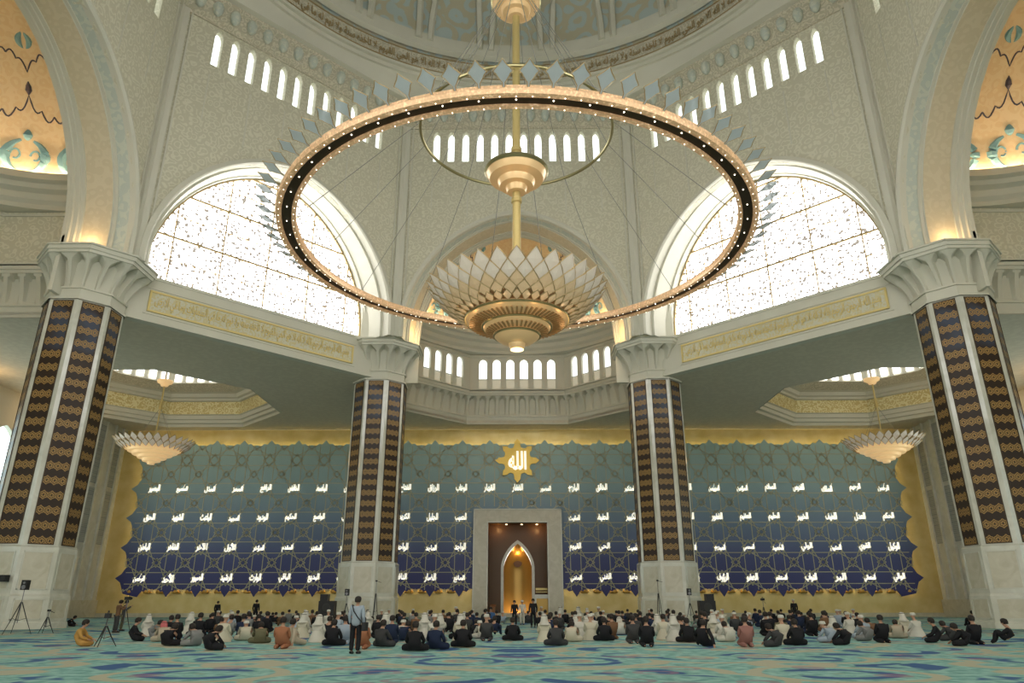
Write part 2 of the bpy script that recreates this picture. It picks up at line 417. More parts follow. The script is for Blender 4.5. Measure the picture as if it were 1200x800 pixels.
# ---- walls of the dome hall
def small_windows(): return [(-8.7+1.582*k) for k in range(12)]
wall_names = {0: 'front', -45: 'front_right', 45: 'front_left', -90: 'right', 90: 'left', -135: 'back_right', 135: 'back_left', 180: 'back'}
TOPZ = 50.7
win_i = 0
def drum_wall(deg):
    global win_i
    a = radians(deg); nm = wall_names[deg]; apse = deg in (0, 90, -90)
    wins = [arch(.38, 46.3, 49.3, 50.15, 8, .2, x) for x in small_windows()]
    A = arch(11.3, 26.08, 27.0, 39.75 if apse else 39.5)
    b = plate([(-HS, 26.08)] + A + [(HS, 26.08), (HS, TOPZ), (-HS, TOPZ)], wins, AP, AP+.7)
    o = struct(at_wall(b.build('wall_'+nm, M['relief']), a), 'carved arabesque wall with a great arch below the dome')
    # panes of the twelve slim windows
    b = MB()
    for x in small_windows(): b.quadp((x-.45, AP+.6, 46.2), (x+.45, AP+.6, 46.2), (x+.45, AP+.6, 50.3), (x-.45, AP+.6, 50.3))
    win_i += 1
    struct(at_wall(b.build('window_%d' % win_i, M['pane_small']), a), 'row of slim daylit windows below the dome')
    # corner pilasters and thin panel lines
    b = MB()
    for s in (-1, 1):
        for dx, w, t in ((.05, .5, .22), (.75, .14, .12)):
            x = s*(HS-dx-w/2); b.box(x-w/2, x+w/2, AP-t, AP+.1, 26.1, TOPZ)
        x = s*5.2; b.box(x-.06, x+.06, AP-.05, AP+.1, 39.5, 45.2)
    for x in (-9.0, -1.8, 1.8, 9.0): b.box(x-.05, x+.05, AP-.045, AP+.1, 40.4, 45.2)
    struct(at_wall(b.build('trim_1', M['plain']), a))
    # arch mouldings
    if apse:
        prof = [(11.75, 40.2, -.02, 'plain'), (11.75, 40.2, -.30, 'plain'), (11.45, 39.9, -.38, 'plain'), (11.3, 39.75, -.2, 'plain'), (11.25, 39.72, .25, 'blue'),
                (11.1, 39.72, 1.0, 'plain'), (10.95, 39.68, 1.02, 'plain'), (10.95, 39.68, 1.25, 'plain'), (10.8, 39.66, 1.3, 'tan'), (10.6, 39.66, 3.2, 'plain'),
                (10.45, 39.6, 3.22, 'plain'), (10.45, 39.6, 3.5, 'plain'), (10.3, 39.55, 3.55, 'plain'), (10.3, 39.55, 3.85, 'plain'), (10.15, 39.5, 3.9, 'plain'), (10.15, 39.5, 4.3, 'plain')]
        zb = 26.0
    else:
        prof = [(11.75, 39.95, -.02, 'plain'), (11.75, 39.95, -.32, 'plain'), (11.35, 39.55, -.42, 'plain'), (11.2, 39.5, -.25, 'plain'), (11.1, 39.6, .6, 'plain'), (10.85, 39.5, .65, 'plain'), (10.6, 39.7, 2.6, 'plain'), (10.4, 39.65, 2.65, 'plain'), (10.35, 39.8, BP-AP+.5, 'plain')]
        zb = 26.0
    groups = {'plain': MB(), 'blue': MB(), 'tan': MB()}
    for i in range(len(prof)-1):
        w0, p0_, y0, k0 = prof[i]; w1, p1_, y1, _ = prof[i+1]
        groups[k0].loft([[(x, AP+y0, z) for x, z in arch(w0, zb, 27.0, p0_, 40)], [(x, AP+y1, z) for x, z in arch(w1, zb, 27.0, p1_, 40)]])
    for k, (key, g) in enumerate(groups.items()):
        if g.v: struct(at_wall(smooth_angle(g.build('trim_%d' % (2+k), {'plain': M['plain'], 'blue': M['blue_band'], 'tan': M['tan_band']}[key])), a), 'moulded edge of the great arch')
    if not apse:
        # sill, large pane and its bars
        b = MB(); b.box(-11.6, 11.6, BP-.08, BP+.75, 26.2, 26.45); struct(at_wall(b.build('trim_5', M['plain']), a), 'window sill')
        b = plate(arch(10.35, 26.4, 27.0, 39.8, 40), [], BP+.48, BP+.52); win_i += 1
        w = struct(at_wall(b.build('window_%d' % win_i, M['pane_big']), a), 'great arched window filled with fine lattice')
        hf = lambda x: 27.0+12.8*((1-.12)*sqrt(max(0, 1-(x/10.35)**2))+.12*(1-abs(x)/10.35))
        b = MB()
        for k in range(-4, 5):
            x = k*2.1; b.box(x-(.015 if k % 2 else .05), x+(.015 if k % 2 else .05), BP+.32, BP+.46, 26.4, hf(x))
        for k in range(1, 7):
            z = 26.4+k*2.1
            if z > 39.3: continue
            x = 10.35
            while x > 0 and hf(x) < z: x -= .05
            h = .08 if k % 2 == 0 else .02
            b.box(-x, x, BP+.30, BP+.44, z-h, z+h)
        b.build('glazing_bar', M['gold_bar'], w)
        b = MB(); b.loft([[(x, BP+.28, z) for x, z in arch(10.36, 26.4, 27.0, 39.8, 40)], [(x, BP+.28, z) for x, z in arch(10.2, 26.4, 27.0, 39.64, 40)], [(x, BP+.47, z) for x, z in arch(10.2, 26.4, 27.0, 39.64, 40)]])
        b.build('window_frame', M['gold_bar'], w)
        # inscription panel on the beam
        b = MB()
        x0, x1, z0, z1 = -9.45, 9.45, 23.5, 25.15
        b.quadp((x0, BP-.07, z0), (x1, BP-.07, z0), (x1, BP-.07, z1), (x0, BP-.07, z1))
        pn = struct(at_wall(b.build('trim_6', M['gold_script_ground']), a), 'cream and gold inscription panel on the beam')
        b = MB()
        for (ax, bx, az, bz) in ((x0, x1, z0-.08, z0+.08), (x0, x1, z1-.08, z1+.08), (x0-.08, x0+.08, z0-.08, z1+.08), (x1-.08, x1+.08, z0-.08, z1+.08)): b.box(ax, bx, BP-.13, BP, az, bz)
        b.build('gold_border', M['gold_paint'], pn)
        if abs(deg) == 45:
            vs, fs = fit_text(VERSE, 18.1, 1.2, extrude=.02, bold=.015, res=1)
            b = MB(); b.v = [(x, BP-.10-z, (z0+z1)/2+y) for x, y, z in vs]; b.f = fs; b.mi = [0]*len(fs)
            b.build('inscription', M['gold_paint'], pn)
        b = MB(); b.box(-11.8, 11.8, BP-.10, BP+.72, CZ-.05, CZ+.35); b.box(-11.8, 11.8, BP, BP+.7, CZ+.3, 26.3); b.box(-9.8, 9.8, BP-.06, BP, 23.2, 23.27); b.box(-9.8, 9.8, BP-.06, BP, 25.38, 25.45)
        struct(at_wall(b.build('trim_7', M['plain']), a))
VERSE = 'بسم الله الرحمن الرحيم الله لا اله الا هو الحي القيوم لا تاخذه سنة ولا نوم له ما في السماوات وما في الارض'
for dg_ in wall_names: drum_wall(dg_)

# ---- cornice, ring and dome above
def up5(o, label=None):
    o.location.z = .5; return struct(o, label)
b = MB()
def ring_loft(rows, n=96):
    b.lathe(rows, n, (0, CY))
# octagonal shelf with hanging petals
for k in range(8):
    a = k*pi/4
    bb = MB()
    prof = [(AP+.1, 49.95), (AP-.15, 49.95), (AP-.15, 50.2), (AP-.5, 50.4), (AP-.9, 51.6), (AP-1.3, 51.8), (AP-1.3, 52.1)]
    bb.loft([[(-r*tan(pi/8), r, z), (r*tan(pi/8), r, z)] for r, z in prof])
    b.add(bb, Matrix.Translation((0, CY, 0)) @ Matrix.Rotation(a, 4, 'Z'))
up5(b.build('trim_8', M['relief_fine']), 'carved octagonal cornice under the dome ring')
b = MB()
for k in (0, 1, 2, 6, 7):
    a = k*pi/4; bb = MB()
    n = 15
    for i in range(n):
        x = (i-(n-1)/2)*1.58
        bb.lathe([(0, 50.35), (.22, 50.45), (.42, 50.8), (.5, 51.3), (.36, 51.7)], 8, (x, AP-.85))
    b.add(bb, Matrix.Translation((0, CY, 0)) @ Matrix.Rotation(a, 4, 'Z'))
up5(smooth_angle(b.build('trim_9', M['blue_band']), 60), 'row of hanging carved buds under the dome ring')
b = MB()
def blend_ring(t, z, inset=0.0, n=96):
    row = []
    for k in range(n):
        th = 2*pi*k/n; loc = ((th+pi/8) % (pi/4))-pi/8
        ro = (AP-1.3)/cos(loc); rc = 27.3
        r = ro*(1-t)+rc*t-inset; row.append((r*cos(th), CY+r*sin(th), z))
    return row
b.loft([blend_ring(0, 52.1), blend_ring(.05, 52.15, .5), blend_ring(.5, 52.9, .25), blend_ring(.8, 53.4, .1), blend_ring(1, 53.6, .0), blend_ring(1, 53.6, .3), blend_ring(1, 54.0, .35), blend_ring(1, 54.0, .7), blend_ring(1, 54.3, .75)], closed=True)
up5(smooth_angle(b.build('trim_10', M['plain']), 30), 'plain stepped ring under the dome')
b = MB(); b.lathe([(26.55, 54.3), (26.55, 56.2)], 128, (0, CY)); ringb = up5(b.build('trim_11', M['relief_fine']), 'calligraphy band round the foot of the dome')
b = MB()
for z in (54.32, 56.15): b.tube([(26.5*cos(2*pi*k/128), CY+26.5*sin(2*pi*k/128), z) for k in range(128)], .06, 5, True)
b.build('gold_border', M['gold_bar'], ringb)
vs, fs = text_mesh(VERSE+' '+VERSE, extrude=.02, bold=.03, res=1); xs = [v[0] for v in vs]; Lx = max(xs)-min(xs)
sc_ = 1.55; arc = 2.35; b = MB()
half = arc*26.5/2
sx_ = (2*half)/Lx
b.v = []
for x, y, z in vs:
    th = pi/2 - ((x-min(xs))*sx_-half)/26.5
    r = 26.44 - z; b.v.append((r*cos(th), CY+r*sin(th), 54.8+y*1.25))
b.f = fs; b.mi = [0]*len(fs); b.build('inscription', M['gold_bar'], ringb)
# dome shell
b = MB(); prof = [(26.6, 56.2), (26.3, 56.25), (26.3, 56.5), (26.0, 56.6), (26.0, 56.9)]
for i in range(0, 15):
    t = pi/2*i/14; prof.append((25.7*cos(t), 57.2+21*sin(t)))
b.lathe([(r if r > .01 else 0, z) for r, z in prof], 96, (0, CY)); up5(smooth_angle(b.build('ceiling_dome', M['dome_blue']), 25), 'dome painted with blue and cream scrolls')
b = MB()
for k in range(24):
    th = pi/2 + (k+.5)*pi/12
    for s in (-1, 1):
        pts = []
        for i in range(0, 12):
            t = pi/2*i/13; r = 25.45*cos(t); off = s*(.62+1.4*max(0, sin(t*1.6))**2)/max(r, 3)
            pts.append((r*cos(th+off), CY+r*sin(th+off), 57.2+20.8*sin(t)))
        b.tube(pts, .38, 5)
for i in range(1): b.lathe([(26.1, 56.3), (25.5, 56.5), (25.4, 58.0), (25.7, 58.2)], 96, (0, CY))
up5(b.build('trim_12', M['plain']), 'cream ribs of the dome')

# ---- the three half-domed bays
def bay_part(deg):
    global win_i
    a = radians(deg); side = {0: 'front', 90: 'left', -90: 'right'}[deg]
    path = [(15.45, 33.9), (15.45, 42.15), (6.4, 51.2), (-6.4, 51.2), (-15.45, 42.15), (-15.45, 33.9)]
    b = MB(); up = MB(); panes = MB(); tr = MB()
    for i in range(5):
        p0 = Vector(path[i]); p1 = Vector(path[i+1]); d = (p1-p0).normalized(); n = Vector((-d.y, d.x))   # inward for this order
        if (Vector((0, 35.75))-p0).dot(n) < 0: n = -n
        m = -1
        nn = max(3, round((p1-p0).length/1.28))
        corbel(b, (*p0, 0), (*p1, 0), CZ, 26.9, .75, nn, m, (n.x, n.y, 0), cols=8, rows=12)
        # window wall, standing .85 inside the corbel's foot
        q = .95; e = -q*tan(pi/8); A = p0 + n*q - d*e; B = p1 + n*q + d*e; Ln = (B-A).length
        nw = 6 if Ln > 9 else 4; sp = Ln/(nw+.9) if Ln > 9 else 1
        if i in (0, 4): nw = 0
        holes = [arch(.52, 27.0, 30.3, 30.9, 8, .1, Ln/2+(k-(nw-1)/2)*sp) for k in range(nw)]
        pb = plate([(0, 26.7), (Ln, 26.7), (Ln, 31.5), (0, 31.5)], holes, 0, .35)
        # local: x along d, y outwards (-n)
        mt = Matrix(((d.x, -n.x, 0, A.x), (d.y, -n.y, 0, A.y), (0, 0, 1, 0), (0, 0, 0, 1)))
        up.add(pb, mt)
        pp = MB()
        for k in range(nw):
            x = Ln/2+(k-(nw-1)/2)*sp; pp.quadp((x-.6, .3, 26.9), (x+.6, .3, 26.9), (x+.6, .3, 31), (x-.6, .3, 31))
        panes.add(pp, mt)
        tt = MB()
        for k in range(nw):
            x = Ln/2+(k-(nw-1)/2)*sp; tt.box(x-.52, x+.52, .05, .15, 28.15, 28.25)
        tt.box(0, Ln, -.12, 0, 31.1, 31.3)
        tr.add(tt, mt)
    struct(at_wall(smooth_angle(b.build('trim_13', M['plain']), 40), a), 'flaring gallery edge of pointed niches')
    struct(at_wall(up.build('wall_gallery_'+side, M['plain'] if deg == 0 else M['relief']), a), 'gallery wall with slim arched windows')
    win_i += 1; struct(at_wall(panes.build('window_%d' % win_i, M['pane_gallery']), a), 'slim arched gallery windows')
    struct(at_wall(tr.build('trim_14', M['plain']), a))
    # ring cornice and half dome: a profile swept along a horseshoe path
    def sweep(prof, mname, name, label, n=28):
        bb = MB(); rows = []
        for r, z in prof:
            row = [(r, 33.6, z)] + [(r*cos(pi*k/n), 35.75+r*sin(pi*k/n), z) for k in range(n+1)] + [(-r, 33.6, z)]
            rows.append(row)
        bb.loft(rows); return struct(at_wall(smooth_angle(bb.build(name, M[mname]), 30), a), label)
    sweep([(16.6, 31.5), (14.3, 31.5), (14.3, 31.9), (14.0, 32.2), (13.9, 32.7), (13.4, 32.9), (13.3, 33.3), (12.8, 33.4), (12.8, 34.0), (12.9, 34.0), (12.9, 33.7), (13.5, 33.7)], 'plain', 'trim_15', 'round cornice under the half dome')
    dome = [(13.4*cos(t), 33.6+10.5*sin(t)) for t in [pi/2*i/16 for i in range(17)]]; dome[-1] = (.001, 44.1)
    gd = sweep(dome, 'apse_gold', 'ceiling_half_dome', 'peach gold half dome with teal ornaments')
    sweep([(12.95, 33.72), (12.95, 33.85), (13.1, 33.85), (13.1, 33.72)], 'cove_strip', 'trim_22', 'warm light strip hidden behind the cornice')
    # ornaments on the half dome
    def on_dome(th, t, off=.06): r = (13.4-off)*cos(t); return (r*cos(th), 35.75+r*sin(th), 33.6+(10.5-off)*sin(t))
    ob = MB(); db = MB()
    n = 10
    for k in range(n+1):
        th = pi*k/n
        for s in (-1, 1):           # lyre-shaped scrolls
            pts = [on_dome(th+s*(.035+.075*sin(q*pi)**.7), .06+.25*q, -.10) for q in [i/9 for i in range(10)]]
            ob.tube(pts, [.16+.28*sin(pi*i/9) for i in range(10)], 6)
            cth = th+s*.055; pts = [on_dome(cth+.03*cos(q*5.2)*(1-q*.4), .19+.05*sin(q*5.2)*(1-q*.4), -.02) for q in [i/10 for i in range(11)]]
            ob.tube(pts, .11, 5)
        pts = [on_dome(th, .30+.10*i/4, -.12) for i in range(5)]; ob.tube(pts, [.05, .35, .45, .3, .05], 6)
        # scalloped dark line and a bud
        pts = [on_dome(th+(-.5+q)*pi/n, .50+.13*(1-abs(2*q-1))**2 - .05*abs(sin(q*4*pi)), .0) for q in [i/24 for i in range(25)]]
        db.tube(pts, .07, 5)
        db.tube([on_dome(th, .63+.03*i, 0) for i in range(4)], [.05, .26, .2, .04], 6)
        pts = [on_dome(th+(-.5+q)*pi/n, .88-.10*(1-abs(2*q-1))**2 + .03*abs(sin(q*4*pi)), .0) for q in [i/24 for i in range(25)]]; db.tube(pts, .07, 5)
        for s in (-1, 1): ob.tube([on_dome(th+s*.05*sin(q*pi), .92+.12*q, -.08) for q in [i/8 for i in range(9)]], [.05+.22*sin(pi*i/8) for i in range(9)], 6)
    ob.build('teal_ornament', M['ornament_blue'], gd); db.build('dark_line', M['ornament_dark'], gd)
    # back face of the arch, towards the bay
    A = arch(10.15, CZ, 27.0, 39.5); pl = plate([(-16.5, CZ)]+A+[(16.5, CZ), (16.5, 45), (-16.5, 45)], [], 33.3, 33.6)
    struct(at_wall(pl.build('wall_arch_back_'+side, M['plain']), a))
    # square jambs down from the arch to the capital
    bb = MB()
    for s in (-1, 1): bb.box(min(s*11.4, s*15.5), max(s*11.4, s*15.5), AP+.6, 33.4, 26.12, 30)
    struct(at_wall(bb.build('trim_16', M['plain']), a))
for dg_ in (0, 90, -90): bay_part(dg_)

# ---- coffers in the side ceilings
for s, nm in ((-1, 'left'), (1, 'right')):
    def oct_l(prof, mname, name, label=None):
        b = MB(); b.lathe([(r/cos(pi/8), z) for r, z in prof], 8, (s*CX, CYC), pi/8, 2*pi+pi/8)
        return struct(b.build(name, M[mname]), label)
    oct_l([(11.76, 22.57), (11.76, 22.95), (11.35, 23.0), (11.35, 23.4), (11.1, 23.45), (11.1, 23.9), (10.85, 24.0)], 'plain', 'trim_17', 'stepped edge of the ceiling coffer')
    oct_l([(10.85, 24.0), (10.8, 25.6)], 'gold_band', 'trim_18', 'gold scroll band round the ceiling coffer')
    oct_l([(10.8, 25.6), (10.45, 25.65), (10.45, 25.95), (10.1, 26.05), (9.9, 26.45), (9.3, 26.5)], 'plain', 'trim_19')
    oct_l([(9.3, 26.5), (8.3, 26.75), (7.3, 27.0)], 'relief_fine', 'ceiling_coffer_'+nm, 'carved slope of the ceiling coffer')
    oct_l([(7.3, 27.0), (7.2, 29.0), (3, 30.0), (0, 30.1)], 'plain', 'trim_20')
    b = MB()
    for k in range(8):
        a = k*pi/4
        for j in range(4):
            x = (j-1.5)*1.42; pts = [(x-.40, 7.1, 27.15), (x+.40, 7.1, 27.15), (x+.40, 7.1, 28.5), (x-.40, 7.1, 28.5)]
            b.quadp(*[(s*CX+px*cos(a)-py*sin(a), CYC+px*sin(a)+py*cos(a), pz) for px, py, pz in pts])
    win_i += 1; struct(b.build('window_%d' % win_i, M['pane_small2']), 'small square windows in the lantern of the ceiling coffer')

# ---- qibla wall
QY = 90.15; NX = 3.5; NZ = 3.55; ROWS = [15.0, 11.45, 7.9, 4.37]
b = plate([(-50.6, 0), (-3.65, 0), (-3.65, 10.8), (3.65, 10.8), (3.65, 0), (50.6, 0), (50.6, CZ), (-50.6, CZ)], [], QY, QY+.3)
struct(b.build('wall_front', M['qibla_gold']), 'gold leaf wall behind the blue enamel panel')
def edge_side():
    pts = []
    for z in sorted(ROWS + [18.55]):
        if z > 17: pts += [(47.5, z-.9), (48.1, z), (47.4, z+.9), (47.5, z+1.6)]
        else: pts += [(47.55, z-.95), (47.75, z-.5), (48.45, z), (47.75, z+.5), (47.5, z+.95), (47.25, z+1.3)]
    return pts
def zigzag(up):
    pts = []; base = 21.15 if up else 2.25
    for k in range(-13, 14):
        x = k*NX; pts.append((x, base))
        if k < 13:
            for q in ((.14, .55), (.25, .45), (.36, .75), (.5, .62), (.64, .75), (.75, .45), (.86, .55)):
                pts.append((x+q[0]*NX, base + (-.75*q[1]/.75 if up else .95*q[1]/.75)))
    return pts
bot = zigzag(False); bl = [p for p in bot if p[0] < -5.1]; br_ = [p for p in bot if p[0] > 5.1]
right = edge_side(); left = [(-x, z) for x, z in reversed(right)]
outline = [(-47.2, 2.6)] + bl + [(-5.1, 2.6), (-5.1, 12.2), (5.1, 12.2), (5.1, 2.6)] + br_ + [(47.2, 2.6)] + right + list(reversed(zigzag(True))) + left
b = plate(outline, [], QY-.65, QY-.5)
pan = struct(b.build('trim_21', M['blue_wall']), 'teal to navy enamel panel with a serrated edge')
# gold strapwork lattice over the panel
b = MB(); hx, hz = NX/2, NZ/2
segs = []
for s_ in (-1, 1):
    segs += [((s_*1.12, -hz), (s_*1.12, hz)), ((-hx, s_*1.12), (hx, s_*1.12))]
    for s2 in (-1, 1):
        segs += [((0, -s2*.55), (s_*1.24, s2*hz)), ((-s2*.55, 0), (s2*hx, s_*1.22)),
                 ((s_*1.24, s2*hz), (s_*hx, s2*.90)), ((s_*hx, s2*1.22), (s_*.90, s2*hz))]
def on_panel(x, z):
    if abs(x) > 47.6 or z < 2.75 or z > 20.6: return False
    if abs(x) < 5.35 and z < 12.4: return False
    return math.hypot(x, z-18.4) > 2.2
for k in range(-14, 14):
    for j in range(-1, 5):
        cx = (k+.5)*NX; cz = 6.145+NZ*j
        for (ax, az), (bx, bz) in segs:
            run = []
            for i in range(9):
                f_ = i/8; x, z = cx+ax+(bx-ax)*f_, cz+az+(bz-az)*f_
                if on_panel(x, z): run.append((x, z))
                elif len(run) > 1: break
                else: run = []
            if len(run) > 1: b.bar((run[0][0], QY-.665, run[0][1]), (run[-1][0], QY-.665, run[-1][1]), .09, .03, (0, 1, 0))
b.build('lattice', M['gold_line'], pan)
# lamps hidden behind the panel that wash the gold wall
b = MB()
for s in (-1, 1): b.box(min(s*46.7, s*46.95), max(s*46.7, s*46.95), QY-.48, QY-.42, 2.6, 20.2)
b.box(-46.5, 46.5, QY-.48, QY-.42, 20.0, 20.15)
for (xa, xb) in ((-46.5, -5.6), (5.6, 46.5)): b.box(xa, xb, QY-.48, QY-.42, 3.35, 3.45)
st = b.build('light_strip', M['strip'], pan)
# shells along the foot; spots of orange lamplight put into their amber colour
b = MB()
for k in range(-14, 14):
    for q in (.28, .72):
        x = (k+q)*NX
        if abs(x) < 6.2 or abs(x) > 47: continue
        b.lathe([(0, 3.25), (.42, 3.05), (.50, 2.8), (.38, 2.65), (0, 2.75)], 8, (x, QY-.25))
b.build('light_spot_shell', M['amber'], pan)
b = MB(); b.box(-50.6, 50.6, QY-.25, QY, 0, .45); struct(b.build('baseboard_front', M['marble_tan']), 'beige stone baseboard')

# ninety-nine names, one sign each
NAMES = 'الله الرحمن الرحيم الملك القدوس السلام المؤمن المهيمن العزيز الجبار المتكبر الخالق البارئ المصور الغفار القهار الوهاب الرزاق الفتاح العليم القابض الباسط الخافض الرافع المعز المذل السميع البصير الحكم العدل اللطيف الخبير الحليم العظيم الغفور الشكور العلي الكبير الحفيظ المقيت الحسيب الجليل الكريم الرقيب المجيب الواسع الحكيم الودود المجيد الباعث الشهيد الحق الوكيل القوي المتين الولي الحميد المحصي المبدئ المعيد المحيي المميت الحي القيوم الواجد الماجد الواحد الصمد القادر المقتدر المقدم المؤخر الأول الآخر الظاهر الباطن الوالي المتعالي البر التواب المنتقم العفو الرؤوف المالك المقسط الجامع الغني المغني المانع الضار النافع النور الهادي البديع الباقي الوارث الرشيد الصبور'.split()[1:]
NAMES.append('الأحد')
ordw = ['first','second','third','fourth','fifth','sixth','seventh','eighth','ninth','tenth','eleventh','twelfth','thirteenth','fourteenth','fifteenth','sixteenth','seventeenth','eighteenth','nineteenth','twentieth','twenty-first','twenty-second','twenty-third','twenty-fourth','twenty-fifth','twenty-sixth','twenty-seventh']
rown = ['top row', 'second row down', 'third row down', 'bottom row']
ni = 0
for r, z in enumerate(ROWS):
    ks = [k for k in range(13, -14, -1) if r == 0 or abs(k) > 1]
    for i, k in enumerate(ks):
        nm = NAMES[ni % len(NAMES)]; ni += 1
        vs, fs = fit_text(nm, 1.38, 1.05, extrude=.05, bold=.035, res=1)
        b = MB(); b.v = [(x, -z_, y) for x, y, z_ in vs]; b.f = fs; b.mi = [0]*len(fs)
        o = b.build('calligraphy_sign', M['name_glow']); o.location = (k*NX, QY-.735, z+.02)
        li = len(ks)-1-i
        lab = ordw[li] + ' from left' if k < 0 else ordw[i] + ' from right'
        if k == 0: lab = 'middle one'
        tag(o, 'glowing white calligraphy sign, %s of blue wall, %s' % (rown[r], lab), 'sign', 'calligraphy signs on the blue wall')
# the gold star with its great sign
t = empty('star_plaque', (0, QY-.75, 18.45)); tag(t, 'large gold eight-pointed star with white calligraphy above the niche', 'plaque')
ol = []
for k in range(8):
    a = pi/2 + k*pi/4
    for da, r in ((-.28, 1.75), (-.17, 2.15), (-.19, 2.3), (0, 2.8), (.19, 2.3), (.17, 2.15), (.28, 1.75)):
        r2 = r if k % 2 == 0 or r < 2 else r*.94
        ol.append((r2*cos(a+da), r2*sin(a+da)))
plate(ol, [], -.12, .05).build('star', M['star_gold'], t)
vs, fs = fit_text('الله', 2.3, 2.35, extrude=.08, bold=.03, res=3); b = MB(); b.v = [(x, -z_-.2, y) for x, y, z_ in vs]; b.f = fs; b.mi = [0]*len(fs)
b.build('calligraphy', M['name_glow'], t)

# ---- mihrab
t = []
b = plate([(-5.35, 0), (-3.6, 0), (-3.6, 10.8), (3.6, 10.8), (3.6, 0), (5.35, 0), (5.35, 12.4), (-5.35, 12.4)], [], QY-1.1, QY+.1)
t = empty('mihrab', (0, QY-1.1, 0)); tag(t, 'prayer niche with a square carved marble frame and pointed gold recess', 'prayer niche')
def kid(o, par): 
    o.parent = par; o.matrix_parent_inverse = Matrix.Translation(par.location).inverted(); return o
kid(b.build('frame', M['marble_tan']), t)
b = MB()
for (x0, x1, z0, z1) in ((-5.4, -5.25, 0, 12.45), (5.25, 5.4, 0, 12.45), (-5.4, 5.4, 12.3, 12.45), (-3.75, -3.58, 0, 10.9), (3.58, 3.75, 0, 10.9), (-3.75, 3.75, 10.78, 10.95)):
    b.box(x0, x1, QY-1.2, QY-1.08, z0, z1)
kid(b.build('frame_moulding', M['marble']), t)
b = MB(); b.loft([[(-3.6, QY-1, 0), (-3.6, QY+2.2, 0)], [(-3.6, QY-1, 10.8), (-3.6, QY+2.2, 10.8)]]); b.loft([[(3.6, QY-1, 0), (3.6, QY+2.2, 0)], [(3.6, QY-1, 10.8), (3.6, QY+2.2, 10.8)]])
b.quadp((-3.6, QY-1, 10.8), (3.6, QY-1, 10.8), (3.6, QY+2.2, 10.8), (-3.6, QY+2.2, 10.8))
bk = plate([(-3.6, 0)] + arch(1.85, 0, 5.6, 8.6, 20, .35) + [(3.6, 0), (3.6, 10.8), (-3.6, 10.8)], [], QY+2.0, QY+2.2); b.add(bk)
kid(b.build('recess', M['wood']), t)
A1 = arch(2.08, 0, 5.6, 8.95, 20, .35); A2 = arch(1.74, 0, 5.6, 8.5, 20, .35)
b = MB(); b.loft([[(x, QY+2.0, z) for x, z in A1], [(x, QY+1.75, z) for x, z in A1], [(x, QY+1.75, z) for x, z in A2], [(x, QY+2.25, z) for x, z in A2]])
kid(b.build('arch_frame', M['marble']), t)
b = MB(); rows = []
for i in range(17):
    th = pi*i/16; x = -1.76*cos(th); y = QY+2.1+1.7*sin(th); row = []
    for j in range(16):
        q = j/15; z = 8.6*q
        if z > 5.6: f = 1-((z-5.6)/3.0)**1.7*.98
        else: f = 1
        row.append((x*f, QY+2.1+1.7*sin(th)*max(f, .05), z))
    rows.append(row)
b.loft(rows); kid(b.build('niche', M['niche_gold'], smooth=True), t)
b = MB(); b.tube([(0, QY+3.55, 6.3), (0, QY+3.75, 6.3)], .52, 20); kid(b.build('medallion', M['wood']), t)
b = MB()
for x in (-1.4, .5, 2.4):
    b = MB(); b.lathe([(0, 10.7), (.14, 10.7), (.14, 10.79)], 10, (x, QY+.8)); kid(b.build('downlight', M['lamp_glow']), t)

b = MB(); b.box(2.08, 3.6, QY-.6, QY+1.9, 2.05, 2.5); b.box(1.95, 2.2, QY-.7, QY-.5, 0, 2.5)
kid(b.build('ledge', M['marble']), t)
b = MB(); b.box(2.1, 3.6, QY-.5, QY-.35, 0, 2.05); kid(b.build('ledge_panel', M['niche_gold']), t)
b = MB(); b.box(2.15, 3.6, QY+.4, QY+.5, 3.0, 3.25); b.box(2.15, 3.6, QY+.4, QY+.5, 2.75, 2.85); kid(b.build('gold_rail', M['gold_paint']), t)
light('niche_lamp', 'POINT', (0, QY+3.0, 7.4), 60, (1, .5, .15), .2)
light('niche_foot_lamp', 'POINT', (0, QY+2.6, .6), 60, (1, .5, .15), .2)
for x in (-2.4, 2.4): light('recess_lamp', 'POINT', (x, QY+.9, 10.2), 45, (1, .55, .2), .2)

